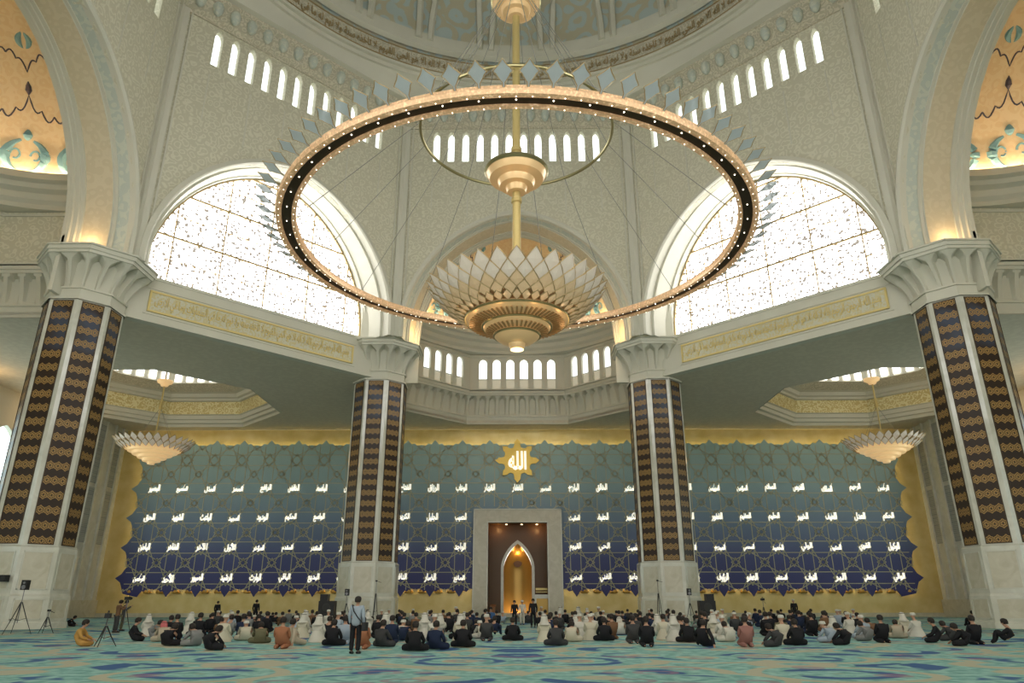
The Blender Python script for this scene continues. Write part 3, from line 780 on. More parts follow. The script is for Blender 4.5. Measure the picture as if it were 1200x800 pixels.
# ---- side walls
for s, nm in ((-1, 'left'), (1, 'right')):
    b = MB(); x = s*50.6
    b.box(min(x, s*58), max(x, s*58), 79.6, QY+.3, 0, CZ)
    w = struct(b.build('wall_'+nm+'_return', M['marble']), 'pale stone corner wall beside the gold wall')
    b = MB(); g = MB(); d = MB()
    for y0, y1 in ((80.7, 82.2), (83.6, 85.2), (87.4, 88.9)):
        xo = x - s*.02
        for q0, q1 in ((y0-.22, y0), (y1, y1+.22)): b.box(min(x, x-s*.25), max(x, x-s*.25), q0, q1, 1.9, CZ)
        for z0, z1 in ((8.2, 14.5), (15.0, 22.0)): g.box(min(x, x-s*.06), max(x, x-s*.06), y0, y1, z0, z1)
    d.box(min(x, x-s*.3), max(x, x-s*.3), 79.6, QY-.1, 0, 1.9)
    b.build('pilaster', M['marble'], w); g.build('grille', M['grille'], w); d.build('plinth', M['marble_tan'], w)
    # long side wall with arched niches
    xw = s*53.2
    ws = []; ns = []
    for y in (14, 60, 72):
        ns.append([(q, z) for q, z in arch(3.4, 4.5, 14, 19, 16, .25, y)])
    vs, fs = fill2d([(-8, 0), (79.6, 0), (79.6, CZ), (-8, CZ)], ns, .6)
    b = MB(); b.v = [(xw+s*(.3+w_), y, z) for y, z, w_ in vs]; b.f = fs; b.mi = [0]*len(fs)
    struct(b.build('wall_'+nm, M['plain']), 'side wall with arched windows')
    b = MB()
    for y in (14, 60, 72): b.quadp((xw+s*.5, y-3.6, 4.4), (xw+s*.5, y+3.6, 4.4), (xw+s*.5, y+3.6, 19.2), (xw+s*.5, y-3.6, 19.2))
    win_i += 1; struct(b.build('window_%d' % win_i, M['pane_side']), 'tall arched side windows')
    light('wall_cove_lamp', 'POINT', (s*51.0, 76.0, 20.6), 260, (1, .62, .28), .4)
    light('wall_cove_lamp', 'POINT', (s*51.0, 64.0, 20.6), 260, (1, .62, .28), .4)

# ================================================================== COLUMNS
def column(loc, label, lampdirs):
    c = empty('column', (loc[0], loc[1], 0)); tag(c, label, 'column', 'great columns under the dome')
    ca = 1/cos(pi/8)
    o8 = lambda b, prof: b.lathe([(r*ca, z) for r, z in prof], 8, (0, 0), pi/8, 2*pi+pi/8)
    b = MB(); o8(b, [(2.82, 0), (2.82, .35), (2.72, .4), (2.72, 1.95), (2.68, 2.0), (2.62, 2.1), (2.62, 4.95), (2.6, 5.0), (2.52, 5.05)]); b.build('pedestal', M['marble'], c)
    fw = 2*2.6*tan(pi/8)
    b = MB(); o8(b, [(2.48, 5.03), (2.48, 22.3)]); sh = b.build('shaft', M['marble'], c)
    for k in range(8):
        a = k*pi/4
        def put(b_, name, m_, par):
            o = b_.build(name, m_, par); o.rotation_euler = (0, 0, a); return o
        b = MB(); b.box(-.68, .68, -2.50, -2.43, 5.2, 22.15); put(b, 'inlay_panel', M['inlay'], c)
        b = MB()
        for x in (-.74, .68): b.box(x, x+.06, -2.53, -2.43, 5.14, 22.21)
        for z in (5.14, 22.15): b.box(-.74, .74, -2.53, -2.43, z, z+.06)
        put(b, 'inlay_border', M['bronze_dark'], c)
        b = MB()
        for (z0, z1, ap) in ((2.35, 4.7, 2.62), (.55, 1.8, 2.72)):
            for x0, x1, q0, q1 in ((-.85, .85, z0, z0+.07), (-.85, .85, z1-.07, z1), (-.85, -.78, z0, z1), (.78, .85, z0, z1)): b.box(x0, x1, -ap-.045, -ap+.05, q0, q1)
        put(b, 'pedestal_moulding', M['marble'], c)
        b = MB()
        for (z0, z1, ap) in ((2.42, 4.63, 2.62), (.62, 1.73, 2.72)): b.box(-.78, .78, -ap-.012, -ap+.05, z0, z1)
        put(b, 'pedestal_panel', M['marble_tan'], c)
    return c
def capital(c):
    ca = 1/cos(pi/8); b = MB(); ap = 2.5
    for k in range(8):
        a0 = -pi/2 + k*pi/4 - pi/8; a1 = a0+pi/4; r = ap*ca
        corbel(b, (r*cos(a0), r*sin(a0), 0), (r*cos(a1), r*sin(a1), 0), 22.3, 26.1, 1.05, 2, 1, (cos(a0+pi/8), sin(a0+pi/8), 0), cols=20, rows=26, neck=1.0, top=.62)
    b.lathe([((ap+1.37)*ca, 26.1), (0.01, 26.12)], 8, (0, 0), pi/8, 2*pi+pi/8)
    d = Vector((-c.location.x, CY-c.location.y)).normalized()*.6
    b.v = [(x+d.x*max(0, (z-23.2)/2.9)**1.4, y+d.y*max(0, (z-23.2)/2.9)**1.4, z) for x, y, z in b.v]
    smooth_angle(b.build('capital', M['plain'], c), 40)
cols = {}
RC = 35.64
spots = [(22.5, 'tall marble column at the right edge of the hall, nearest the camera'), (67.5, 'inner marble column just right of the prayer niche'),
         (112.5, 'inner marble column just left of the prayer niche'), (157.5, 'tall marble column at the left edge of the hall, nearest the camera')]
proto = None
for dg_, lab in spots:
    a = radians(dg_); rc = RC if dg_ in (22.5, 157.5) else 36.4; p = (rc*cos(a), CY+rc*sin(a))
    if proto is None: proto = column(p, lab, None)
    else:
        c = copy_tree(proto); c.location = (p[0], p[1], 0); c['label'] = lab
    cols[dg_] = c if proto is not None and dg_ != 22.5 else proto
for c in cols.values(): capital(c)
# warm lamps standing on the capitals, washing the arch jambs
for s in (-1, 1):
    light('capital_lamp', 'POINT', (s*31.6, 46.0, 26.6), 70, (1, .66, .33), .25)
    light('capital_lamp', 'POINT', (s*9.4, 67.2, 27.0), 230, (1, .66, .33), .25)

# ================================================================== CHANDELIERS
def leaf_mesh(L=1.1, w=.36, thick=.02):
    """spade-shaped crystal leaf with a gold rim, pointing along +y, lying in x-y"""
    half = [(.035, 0), (.05, .22*L), (.16, .34*L), (w*.62, .45*L), (w*.72, .52*L), (w, .60*L), (w*.74, .70*L), (w*.42, .80*L), (w*.2, .9*L), (0, L)]
    loop = half + [(-x, y) for x, y in reversed(half[:-1])]
    b = MB(); top = [b.vert((x*.88, .04*L+(y-.02)*.94, thick/2)) for x, y in loop]; bt = [b.vert((x*.88, .04*L+(y-.02)*.94, -thick/2)) for x, y in loop]
    c1 = b.vert((0, .6*L, thick)); c0 = b.vert((0, .6*L, -thick)); n = len(loop)
    b.m = 0
    for i in range(n): b.face((top[i], top[(i+1) % n], c1)); b.face((bt[(i+1) % n], bt[i], c0))
    b.m = 1
    b.tube([(x, y, 0) for x, y in loop], .022, 4, True)
    me = b.build('tmp', [M['crystal_blue'], M['gold_bar']]); d = me.data; bpy.data.objects.remove(me); d.name = 'crystal_leaf'; return d
def inst(name, data, parent, mtx):
    o = bpy.data.objects.new(name, data); COL.objects.link(o); o.parent = parent; o.matrix_local = mtx; return o
CH = empty('chandelier', (0, CY, 14.3)); tag(CH, 'huge gold ring chandelier with a crystal bowl hanging under the dome', 'chandelier')
off = Vector((0, CY, 14.3))
def ck(b, name, m, parent=CH, smooth=True, deg=40):
    b.v = [(x, y-off.y, z-off.z) for x, y, z in b.v] if not getattr(b, 'loc', False) else b.v
    o = b.build(name, m, parent); 
    if smooth: smooth_angle(o, deg)
    return o
RZ = 20.5
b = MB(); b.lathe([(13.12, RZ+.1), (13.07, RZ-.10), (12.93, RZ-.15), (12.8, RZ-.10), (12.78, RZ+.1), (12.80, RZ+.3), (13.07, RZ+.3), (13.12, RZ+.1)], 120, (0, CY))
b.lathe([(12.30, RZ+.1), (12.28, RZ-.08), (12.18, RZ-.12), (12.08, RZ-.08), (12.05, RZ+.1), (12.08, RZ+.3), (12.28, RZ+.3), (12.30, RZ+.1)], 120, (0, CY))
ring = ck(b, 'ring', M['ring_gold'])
b = MB(); b.lathe([(12.82, RZ+.02), (12.26, RZ+.02), (12.26, RZ+.25), (12.82, RZ+.25)], 120, (0, CY)); ck(b, 'channel', M['bronze_dark'], ring)
ring.location = (0, 0, 0)
lf = leaf_mesh(1.25, .40)
NL = 84
for k in range(NL):
    th = 2*pi*(k+.5)/NL; tilt = radians(22)
    m = Matrix.Translation((13.02*cos(th), 13.02*sin(th), RZ+.15-off.z)) @ Matrix.Rotation(th-pi/2, 4, 'Z') @ Matrix.Rotation(tilt, 4, 'X')
    inst('crystal_leaf', lf, ring, m)
b = MB(); b.lathe([(0, -.03), (.025, -.02), (.038, 0), (.025, .03), (0, .04)], 8)
o_ = b.build('downlight', M['bulb']); dl = o_.data; bpy.data.objects.remove(o_)
for k in range(52):
    th = 2*pi*k/52; inst('downlight', dl, ring, Matrix.Translation((12.54*cos(th), 12.54*sin(th), RZ-off.z)))
b = MB()
for r, n_ in ((12.93, 124), (12.18, 116)):
    for k in range(n_):
        th = 2*pi*k/n_; zb_ = RZ-.15 if r > 12.5 else RZ-.12
        b.lathe([(0, zb_-.03), (.022, zb_-.02), (.028, zb_), (0, zb_+.02)], 5, (r*cos(th), CY+r*sin(th)))
o = ck(b, 'small_bulb', M['bulb'], ring); o['kind'] = 'stuff'
# upper thin ring, rods, bowls
def circ(r, z, n=96): return [(r*cos(2*pi*k/n), CY+r*sin(2*pi*k/n), z) for k in range(n)]
b = MB(); b.tube(circ(5.78, 28.2), .10, 8, True); ck(b, 'upper_ring', M['brass'])
b = MB(); b.tube([(0, CY, 17.0), (0, CY, 76)], .24, 14)
for z in (19.5, 23.5, 27, 33, 41, 46, 52): b.lathe([(.24, z-.18), (.31, z-.12), (.31, z+.12), (.24, z+.18)], 14, (0, CY))
ck(b, 'rod', M['gold_rod'])
def bowl(z, r, name='small_bowl', parent=CH):
    b = MB(); b.lathe([(0, z), (.3*r, z), (.34*r, z+.12*r), (.36*r, z+.2*r), (.55*r, z+.22*r), (.60*r, z+.34*r), (.62*r, z+.42*r), (.88*r, z+.50*r), (r, z+.72*r), (r*1.02, z+.8*r), (.9*r, z+.84*r), (.3*r, z+.95*r), (0, z+r)], 36, (0, CY)); ck(b, name, M['bowl_gold'], parent)
    b = MB(); b.lathe([(1.0*r, z+.70*r), (1.06*r, z+.76*r), (1.04*r, z+.84*r), (.98*r, z+.80*r)], 36, (0, CY)); ck(b, 'bowl_rim', M['brass'], parent)
bowl(24.05, 1.8); bowl(37.2, 1.55)
b = MB()
for k in range(16):
    th = 2*pi*(k+.5)/16; c_, s_ = cos(th), sin(th)
    b.tube([(12.5*c_, CY+12.5*s_, RZ+.3), (5.78*c_, CY+5.78*s_, 28.2)], .022, 4)
    b.tube([(5.78*c_, CY+5.78*s_, 28.2), (1.2*c_, CY+1.2*s_, 38)], .022, 4)
ck(b, 'cable', M['cable'], CH, False)
for k in range(8):
    pass
# the central bowl
b = MB(); b.lathe([(0, 14.3), (.32, 14.3), (.40, 14.42), (.45, 14.62), (.85, 14.72), (1.15, 14.95), (1.24, 15.05), (1.2, 15.15), (1.0, 15.2), (1.35, 15.25), (1.75, 15.42), (1.86, 15.55), (1.8, 15.62), (1.5, 15.65), (2.1, 15.7), (2.65, 15.8), (2.82, 15.95), (2.78, 16.1), (2.5, 16.15)], 64, (0, CY))
bw = ck(b, 'bowl', M['bowl_gold'])
b = MB()
for r, z in ((2.83, 15.97), (1.88, 15.57), (1.25, 15.07)): b.tube(circ(r, z, 64), .06, 6, True)
ck(b, 'bowl_rim', M['brass'], bw)
b = MB(); b.lathe([(.36, 14.28), (0, 14.2)], 24, (0, CY)); b.lathe([(0, 14.2), (.2, 14.22), (.36, 14.30)], 24, (0, CY)); ck(b, 'lamp_glass', M['lamp_glow'], bw)
def fins(r0, r1, z0, z1, n):
    b = MB()
    for k in range(n):
        th = 2*pi*k/n; b.bar((r0*cos(th), CY+r0*sin(th), z0), (r1*cos(th), CY+r1*sin(th), z1), .10, .05)
    return ck(b, 'crystal_fringe', M['bowl_dark'], bw, False)
for f in ((1.95, 2.6, 15.63, 15.74, 60), (1.3, 1.7, 15.16, 15.34, 40)): fins(*f)
def petal_data(L, w, mi, cm='crystal'):
    b = MB(); loop = [(0, 0), (w*.55, .28*L), (w, .55*L), (w*.5, .80*L), (0, L), (-w*.5, .80*L), (-w, .55*L), (-w*.55, .28*L)]
    n = 8; top = [b.vert((x, y, .02)) for x, y in loop]; bt = [b.vert((x, y, -.02)) for x, y in loop]; c1 = b.vert((0, .55*L, .09)); c0 = b.vert((0, .55*L, -.06))
    for i in range(n): b.face((top[i], top[(i+1) % n], c1)); b.face((bt[(i+1) % n], bt[i], c0))
    b.m = 1; b.tube([(x, y, 0) for x, y in loop], .038, 4, True)
    o = b.build('tmp', [M[cm], M['gold_bar']]); d = o.data; bpy.data.objects.remove(o); d.name = 'crystal_petal'; return d, b
extra = MB(); cnt = 0
# tier: base radius, base z, tip radius, tip z, number, phase
tiers = [(4.05, 16.95, 5.0, 17.95, 32, 0), (3.70, 16.65, 4.62, 17.42, 32, .5), (3.35, 16.4, 4.25, 17.0, 32, 0), (3.05, 16.2, 3.85, 16.65, 32, .5), (2.7, 16.05, 3.4, 16.35, 40, 0)]
for r0, z0, r1, z1, n, ph in tiers:
    L = math.hypot(r1-r0, z1-z0); w = pi*r1*.86/n*1.0
    d, mb = petal_data(L*1.0, w, 0, 'crystal' if r0 > 3.6 else 'crystal_gold')
    for k in range(n):
        th = 2*pi*(k+ph)/n + pi/64*0; tl = atan2(z1-z0, r1-r0)
        m = Matrix.Translation((r0*cos(th), r0*sin(th), z0-off.z)) @ Matrix.Rotation(th-pi/2, 4, 'Z') @ Matrix.Rotation(tl, 4, 'X')
        if cnt < 100: inst('crystal_petal', d, bw, m); cnt += 1
        else: extra.add(mb, m)
extra.loc = True; o = ck(extra, 'crystal_petal', [M['crystal_gold'], M['gold_bar']], bw, False); o['kind'] = 'stuff'
b = MB(); b.lathe([(2.6, 16.14), (3.4, 16.5), (3.9, 16.85), (3.9, 16.9), (3.3, 16.6), (2.4, 16.3)], 48, (0, CY)); ck(b, 'inner_bowl', M['bowl_inner'], bw)
for k in range(6):
    th = 2*pi*k/6; light('bowl_lamp', 'POINT', (3.0*cos(th), CY+3.0*sin(th), 17.1), 30, (1, .68, .4), .25)
for k in range(8):
    th = 2*pi*(k+.5)/8; light('bowl_under_lamp', 'POINT', (3.0*cos(th), CY+3.0*sin(th), 15.25), 11, (1, .60, .28), .2)

# side chandeliers
def side_ch(x, label):
    z0 = 15.6; t = empty('side_chandelier', (x, CYC, z0)); tag(t, label, 'chandelier', 'side chandeliers')
    b = MB(); b.lathe([(0, 0), (.35, .05), (.45, .28), (.9, .35), (1.0, .62), (1.45, .68), (1.55, .95), (2.0, 1.02), (2.1, 1.28), (2.5, 1.34), (2.6, 1.6), (3.1, 1.7), (3.2, 1.95), (2.6, 2.0), (0, 2.0)], 36)
    bwl = smooth_angle(b.build('bowl', M['bowl_lit'], t), 30)
    for (r0, za, r1, zb, n, ph) in ((3.1, 1.85, 4.15, 2.75, 30, 0), (2.8, 1.5, 3.75, 2.15, 30, .5)):
        L = math.hypot(r1-r0, zb-za); d, _ = petal_data(L, pi*r1*.85/n, 0)
        for k in range(n):
            th = 2*pi*(k+ph)/n; inst('crystal_petal', d, bwl, Matrix.Translation((r0*cos(th), r0*sin(th), za)) @ Matrix.Rotation(th-pi/2, 4, 'Z') @ Matrix.Rotation(atan2(zb-za, r1-r0), 4, 'X'))
    b = MB(); b.tube([(0, 0, 1.4), (0, 0, 14.9)], .09, 10); b.lathe([(.09, 6), (.18, 6.4), (.18, 6.9), (.09, 7.4)], 12); b.build('rod', M['gold_rod'], t, True)
    b = MB(); b.lathe([(0, 8.8), (.35, 8.85), (.5, 9.1), (.8, 9.25), (.85, 9.5), (.3, 9.6), (0, 9.7)], 20); b.build('small_bowl', M['bowl_lit'], t, True)
    b = MB()
    for k in range(6):
        th = pi/3*k; b.tube([(2.6*cos(th), 2.6*sin(th), 1.5), (0.1*cos(th), .1*sin(th), 6.2)], .015, 4)
    b.build('cable', M['cable'], t)
    light('side_chandelier_lamp', 'POINT', (x, CYC, z0+2.6), 90, (1, .7, .4), .5)
side_ch(-CX, 'crystal bowl chandelier hanging in the left coffer')
side_ch(CX, 'crystal bowl chandelier hanging in the right coffer')

# ================================================================== PEOPLE
CM = {}
for nm, c in dict(white=(.52, .50, .43), cream=(.50, .46, .35), grey=(.20, .20, .19), dark_grey=(.05, .05, .05), black=(.018, .018, .02), navy=(.02, .028, .055), brown=(.16, .09, .05), ochre=(.42, .24, .07), pale_blue=(.30, .35, .40), rose=(.26, .13, .11), beige=(.40, .34, .25), blue=(.06, .13, .28), olive=(.13, .12, .07), rust=(.30, .13, .07)).items():
    CM[nm] = mat(nm+'_cloth', c, .9, spec=.1)
SKIN = mat('skin', (.40, .23, .15), .6); HAIR = mat('dark_hair', (.02, .015, .012), .7); RED = mat('red_checked_cloth', (.45, .12, .12), .9)
BLK = mat('black_plastic', (.015, .015, .016), .45); GRYM = mat('grey_metal', (.18, .18, .19), .4, .6)

def skin_mesh(name, verts, edges, m, sub=1, root=0):
    me = bpy.data.meshes.new('tmp'); me.from_pydata([v[:3] for v in verts], edges, [])
    o = bpy.data.objects.new('tmp', me); COL.objects.link(o)
    md = o.modifiers.new('s', 'SKIN'); md.use_smooth_shade = True
    for i, v in enumerate(verts):
        sv = me.skin_vertices[0].data[i]; sv.radius = (v[3], v[4] if len(v) > 4 else v[3]); sv.use_root = (i == root)
    if sub: o.modifiers.new('u', 'SUBSURF').levels = sub
    dg = bpy.context.evaluated_depsgraph_get(); r_ = bpy.data.meshes.new_from_object(o.evaluated_get(dg)); r_.name = name
    bpy.data.objects.remove(o); bpy.data.meshes.remove(me)
    r_.polygons.foreach_set('use_smooth', [True]*len(r_.polygons)); r_.materials.clear(); r_.materials.append(m); return r_
def build_pose(J):
    """J: joints of a figure facing +y. Returns body mesh and clothing mesh"""
    V = []; E_ = []
    def ch(start, pts):
        p = start
        for q_ in pts:
            V.append(q_); E_.append((p, len(V)-1)) if p is not None else None; p = len(V)-1
        return p
    hip, ch_, nk, hd = J['hip'], J['chest'], J['neck'], J['head']
    fw = Vector(J.get('face', (0, 1, 0))).normalized()
    V.append((hip[0], hip[1]+.07, hip[2]+.04, .045) if hip[2] < .5 else (*hip, .07)); n_ch = ch(0, [(*((Vector(hip)+Vector(ch_))/2+Vector((0, .02, 0))), .08), (*ch_, .11)])
    n_nk = ch(n_ch, [(*nk, .052)]); H = Vector(hd)
    n_h = ch(n_nk, [(*(H+Vector((0, 0, -.075))+fw*.01), .062), (*(H+Vector((0, 0, 0))), .088, .098), (*(H+Vector((0, 0, .085))), .062)])
    ch(n_h-1, [(*(H+fw*.115+Vector((0, 0, -.015))), .014)])
    sd = fw.cross(Vector((0, 0, 1)))
    for s in (-1, 1): ch(n_h-1, [(*(H+sd*s*.098), .016)])
    for s, key in ((-1, 'armL'), (1, 'armR')):
        sh, el, wr = [Vector(p) for p in J[key]]
        w = ch(n_ch, [(*sh, .048), (*el, .038), (*wr, .026)])
        d = (wr-el).normalized(); side = d.cross(Vector((0, 0, 1)))
        side = side.normalized() if side.length > .1 else Vector((1, 0, 0))
        palm = wr+d*.06; pn = ch(w, [(*palm, .034, .018)])
        for f, (o_, L_) in enumerate(((-.03, .065), (-.01, .078), (.01, .072), (.03, .058))):
            ch(pn, [(*(palm+d*.03+side*o_), .010), (*(palm+d*(.03+L_*.55)+side*o_*1.1+Vector((0, 0, -.012))), .009), (*(palm+d*(.03+L_*.9)+side*o_*1.1+Vector((0, 0, -.035))), .008)])
        ch(w, [(*(wr+d*.03-side*s*.035), .011), (*(wr+d*.065-side*s*.055), .009)])
    for key in ('legL', 'legR'):
        pts = [Vector(p) for p in J[key]]
        ch(0, [(*pts[0], .05), (*pts[1], .04), (*pts[2], .032), (*pts[3], .024)])
    body = skin_mesh('figure_body', V, E_, SKIN)
    # garment
    V = []; E_ = []; k = J.get('bulk', 1.0)
    V.append((*hip, .185*k, .17*k)); n_ch = ch(0, [(*(Vector(hip)*.55+Vector(ch_)*.45), .165*k, .135*k), (*ch_, .175, .125), (*(Vector(ch_)*.35+Vector(nk)*.65), .10, .085)])
    base = n_ch-1
    for key in ('armL', 'armR'):
        sh, el, wr = [Vector(p) for p in J[key]]
        ch(base, [(*sh, .078), (*el, .062), (*(wr*.96+el*.04), .048)])
    for key in ('legL', 'legR'):
        pts = [Vector(p) for p in J[key]]
        if hip[2] > .5: ch(0, [(*(pts[0]+Vector((0, 0, -.06))), .125*k)])
        else: ch(0, [(*pts[0], .115*k), (*pts[1], .092*k), (*pts[2], .070*(1+(k-1)*2)), (*pts[3], .055)])
    cl = skin_mesh('figure_garment', V, E_, CM['white'])
    # rest on the ground
    for m_ in (body, cl):
        for v in m_.vertices:
            if v.co.z < .005: v.co.z = .005
    return body, cl
def hair_mesh(H, kind, fw=(0, 1, 0)):
    b = MB(); H = Vector(H); fw = Vector(fw).normalized(); n = 16
    def blob(rows, off=Vector((0, 0, 0)), sq=1.0):
        for z, r, y in rows: pass
        R_ = []
        for z, r, y in rows:
            R_.append([(H.x+off.x+r*cos(2*pi*k/n)+fw.x*y, H.y+off.y+r*1.12*sin(2*pi*k/n)+fw.y*y, H.z+z) for k in range(n)])
        b.loft(R_, closed=True); b.face([b.vert(p) for p in R_[-1]]); b.face([b.vert(p) for p in reversed(R_[0])])
    if kind == 'hair': blob([(-.06, .080, -.035), (-.02, .100, -.022), (.04, .108, -.012), (.09, .094, -.006), (.12, .064, 0), (.135, .02, 0)])
    elif kind == 'cap': blob([(.035, .108, -.01), (.06, .110, -.008), (.11, .100, 0), (.135, .085, 0), (.14, .03, 0)])
    elif kind == 'scarf': blob([(-.24, .21, -.07), (-.20, .20, -.06), (-.12, .145, -.05), (-.03, .128, -.03), (.05, .122, -.015), (.10, .100, -.005), (.135, .06, 0), (.145, .02, 0)])
    elif kind == 'scarf_band':
        b.tube([(H.x+.112*cos(2*pi*k/16), H.y-.005+.120*sin(2*pi*k/16), H.z+.085) for k in range(16)], .012, 5, True)
    o = b.build('tmp', HAIR); me = o.data; bpy.data.objects.remove(o); smooth_me(me); me.name = kind; return me
def smooth_me(me): me.polygons.foreach_set('use_smooth', [True]*len(me.polygons))
def mir(p): return [(-x, y, z) for x, y, z in p]
POSES = {
 # sitting back on the heels
 'kneeling': dict(hip=(0, -.05, .24), chest=(0, .02, .56), neck=(0, .05, .71), head=(0, .085, .84), armR=[(.19, .02, .60), (.235, .10, .38), (.15, .30, .29)], legR=[(.12, .12, .21), (.17, .38, .10), (.13, .05, .075), (.10, -.22, .05)], bulk=1.12),
 # cross-legged, a little hunched
 'cross_legged': dict(hip=(0, -.10, .15), chest=(0, -.02, .47), neck=(0, .05, .62), head=(0, .10, .735), armR=[(.185, 0, .51), (.27, .12, .30), (.20, .34, .22)], legR=[(.14, .06, .14), (.40, .24, .11), (.10, .36, .075), (-.10, .32, .06)], bulk=1.08),
 # leaning forward over the lap
 'leaning': dict(hip=(0, -.14, .16), chest=(0, .10, .42), neck=(0, .22, .52), head=(0, .31, .60), face=(0, 1, -.5), armR=[(.185, .12, .44), (.25, .28, .26), (.14, .44, .16)], legR=[(.14, .06, .14), (.38, .26, .11), (.10, .38, .075), (-.10, .34, .06)], bulk=1.1),
 # sitting with a hand on the floor and one knee raised
 'leaning_on_hand': dict(hip=(0, -.06, .14), chest=(.04, -.10, .47), neck=(.05, -.08, .62), head=(.06, -.05, .745), armR=[(.22, -.12, .52), (.33, -.22, .28), (.36, -.30, .07)], armL=[(-.14, -.08, .52), (-.24, .10, .36), (-.16, .30, .36)], legR=[(.16, .10, .14), (.38, .32, .10), (.12, .40, .07), (-.06, .38, .06)], legL=[(-.13, .10, .18), (-.18, .34, .46), (-.17, .46, .12), (-.17, .56, .05)], bulk=1.0),
 # sitting with both knees drawn up
 'knees_up': dict(hip=(0, -.12, .14), chest=(0, -.08, .46), neck=(0, -.03, .61), head=(0, .02, .73), armR=[(.185, -.06, .50), (.26, .12, .36), (.10, .32, .36)], legR=[(.12, .08, .20), (.17, .30, .46), (.15, .40, .14), (.15, .52, .05)], bulk=1.0),
 'standing': dict(hip=(0, 0, .93), chest=(0, 0, 1.28), neck=(0, .01, 1.46), head=(0, .03, 1.60), armR=[(.19, 0, 1.40), (.24, -.02, 1.12), (.23, .08, .88)], legR=[(.10, 0, .86), (.11, .02, .48), (.11, -.02, .10), (.12, .12, .05)], bulk=.86),
 'standing_filming': dict(hip=(0, 0, .93), chest=(0, .02, 1.28), neck=(0, .05, 1.45), head=(0, .09, 1.58), armR=[(.19, .02, 1.38), (.26, .14, 1.18), (.10, .36, 1.36)], legR=[(.11, 0, .86), (.14, .02, .48), (.15, -.02, .10), (.16, .12, .05)], bulk=.86),
}
PM = {}
for k, J in POSES.items():
    if 'armL' not in J: J['armL'] = mir(J['armR'])
    if 'legL' not in J: J['legL'] = mir([(x, y, z+ (.02 if k == 'cross_legged' and i > 1 else 0)) for i, (x, y, z) in enumerate(J['legR'])])
    fwd = J.get('face', (0, 1, 0)); f2 = (0, 1, 0)
    PM[k] = dict(zip(('body', 'garment'), build_pose(J)), hair=hair_mesh(J['head'], 'hair', f2), cap=hair_mesh(J['head'], 'cap', f2), scarf=hair_mesh(J['head'], 'scarf', f2), scarf_band=hair_mesh(J['head'], 'scarf_band', f2))
    if k.startswith('standing'):          # trouser legs in their own colour, and shoes
        V = [(0, 0, .93, .14, .12)]; E_ = []
        for s in (-1, 1):
            p = 0
            for x, y, z, r_ in [(s*J['legR'][0][0], 0, .82, .105), (s*J['legR'][1][0], .02, .48, .088), (s*J['legR'][2][0], -.01, .08, .078)]:
                V.append((x, y, z, r_)); E_.append((p, len(V)-1)); p = len(V)-1
        PM[k]['trousers'] = skin_mesh('trousers', V, E_, CM['black'])
        b = MB()
        for s in (-1, 1):
            b.tube([(s*J['legR'][2][0], -.08, .045), (s*J['legR'][2][0], .06, .05), (s*(J['legR'][2][0]+.01), .17, .035), (s*(J['legR'][2][0]+.01), .21, .03)], [.038, .05, .045, .02], 8)
        o = b.build('tmp', BLK); PM[k]['shoes'] = o.data; smooth_me(o.data); bpy.data.objects.remove(o)
    # long robe skirt for kneeling figures
b = MB(); n = 20
def skirt(rows):
    b = MB(); b.loft([[(rx*cos(2*pi*k/n)*(1+.04*sin(5*2*pi*k/n)), cy_+ry*sin(2*pi*k/n), z) for k in range(n)] for rx, ry, cy_, z in rows], closed=True)
    o = b.build('tmp', CM['white']); me = o.data; bpy.data.objects.remove(o); smooth_me(me); return me
SKIRT = skirt([(.32, .38, .02, .006), (.31, .36, .02, .06), (.26, .31, 0, .16), (.20, .23, -.03, .28), (.17, .16, -.03, .40)])
def part(name, me, par, m=None, label=None):
    o = bpy.data.objects.new(name, me); COL.objects.link(o); o.parent = par
    if m: o.material_slots[0].link = 'OBJECT'; o.material_slots[0].material = m
    if label: o['label'] = label
    return o
def person(x, y, rz, pose, cloth, head, label, group=None, scale=1.0, robe=False, legs=None, z=0):
    t = empty('person', (x, y, z), rz); tag(t, label, 'person', group); t.scale = (scale,)*3
    P_ = PM[pose]; part('body', P_['body'], t); part('garment', P_['garment'], t, CM[cloth])
    if robe: part('robe_skirt', SKIRT, t, CM[cloth])
    if pose.startswith('standing'):
        part('trousers', P_['trousers'], t, CM[legs or 'black']); part('shoes', P_['shoes'], t)
    if head == 'hair': part('hair', P_['hair'], t)
    elif head == 'cap': part('cap', P_['cap'], t, CM['white'])
    elif head == 'black_cap': part('cap', P_['cap'], t, CM['black'])
    elif head in ('scarf', 'red_scarf'):
        part('headscarf', P_['scarf'], t, RED if head == 'red_scarf' else CM['white']); part('headband', P_['scarf_band'], t)
    return t
# ground point under a pixel of the 1200 x 800 photograph (used to plan where each sitter's place on the carpet is)
FL = 24.93/36*1200
def ground(u, v):
    mw = cam.matrix_world.to_3x3(); d = mw @ Vector(((u-600)/FL, (400-v)/FL, -1)); s = -1.5/d.z; return d.x*s, d.y*s

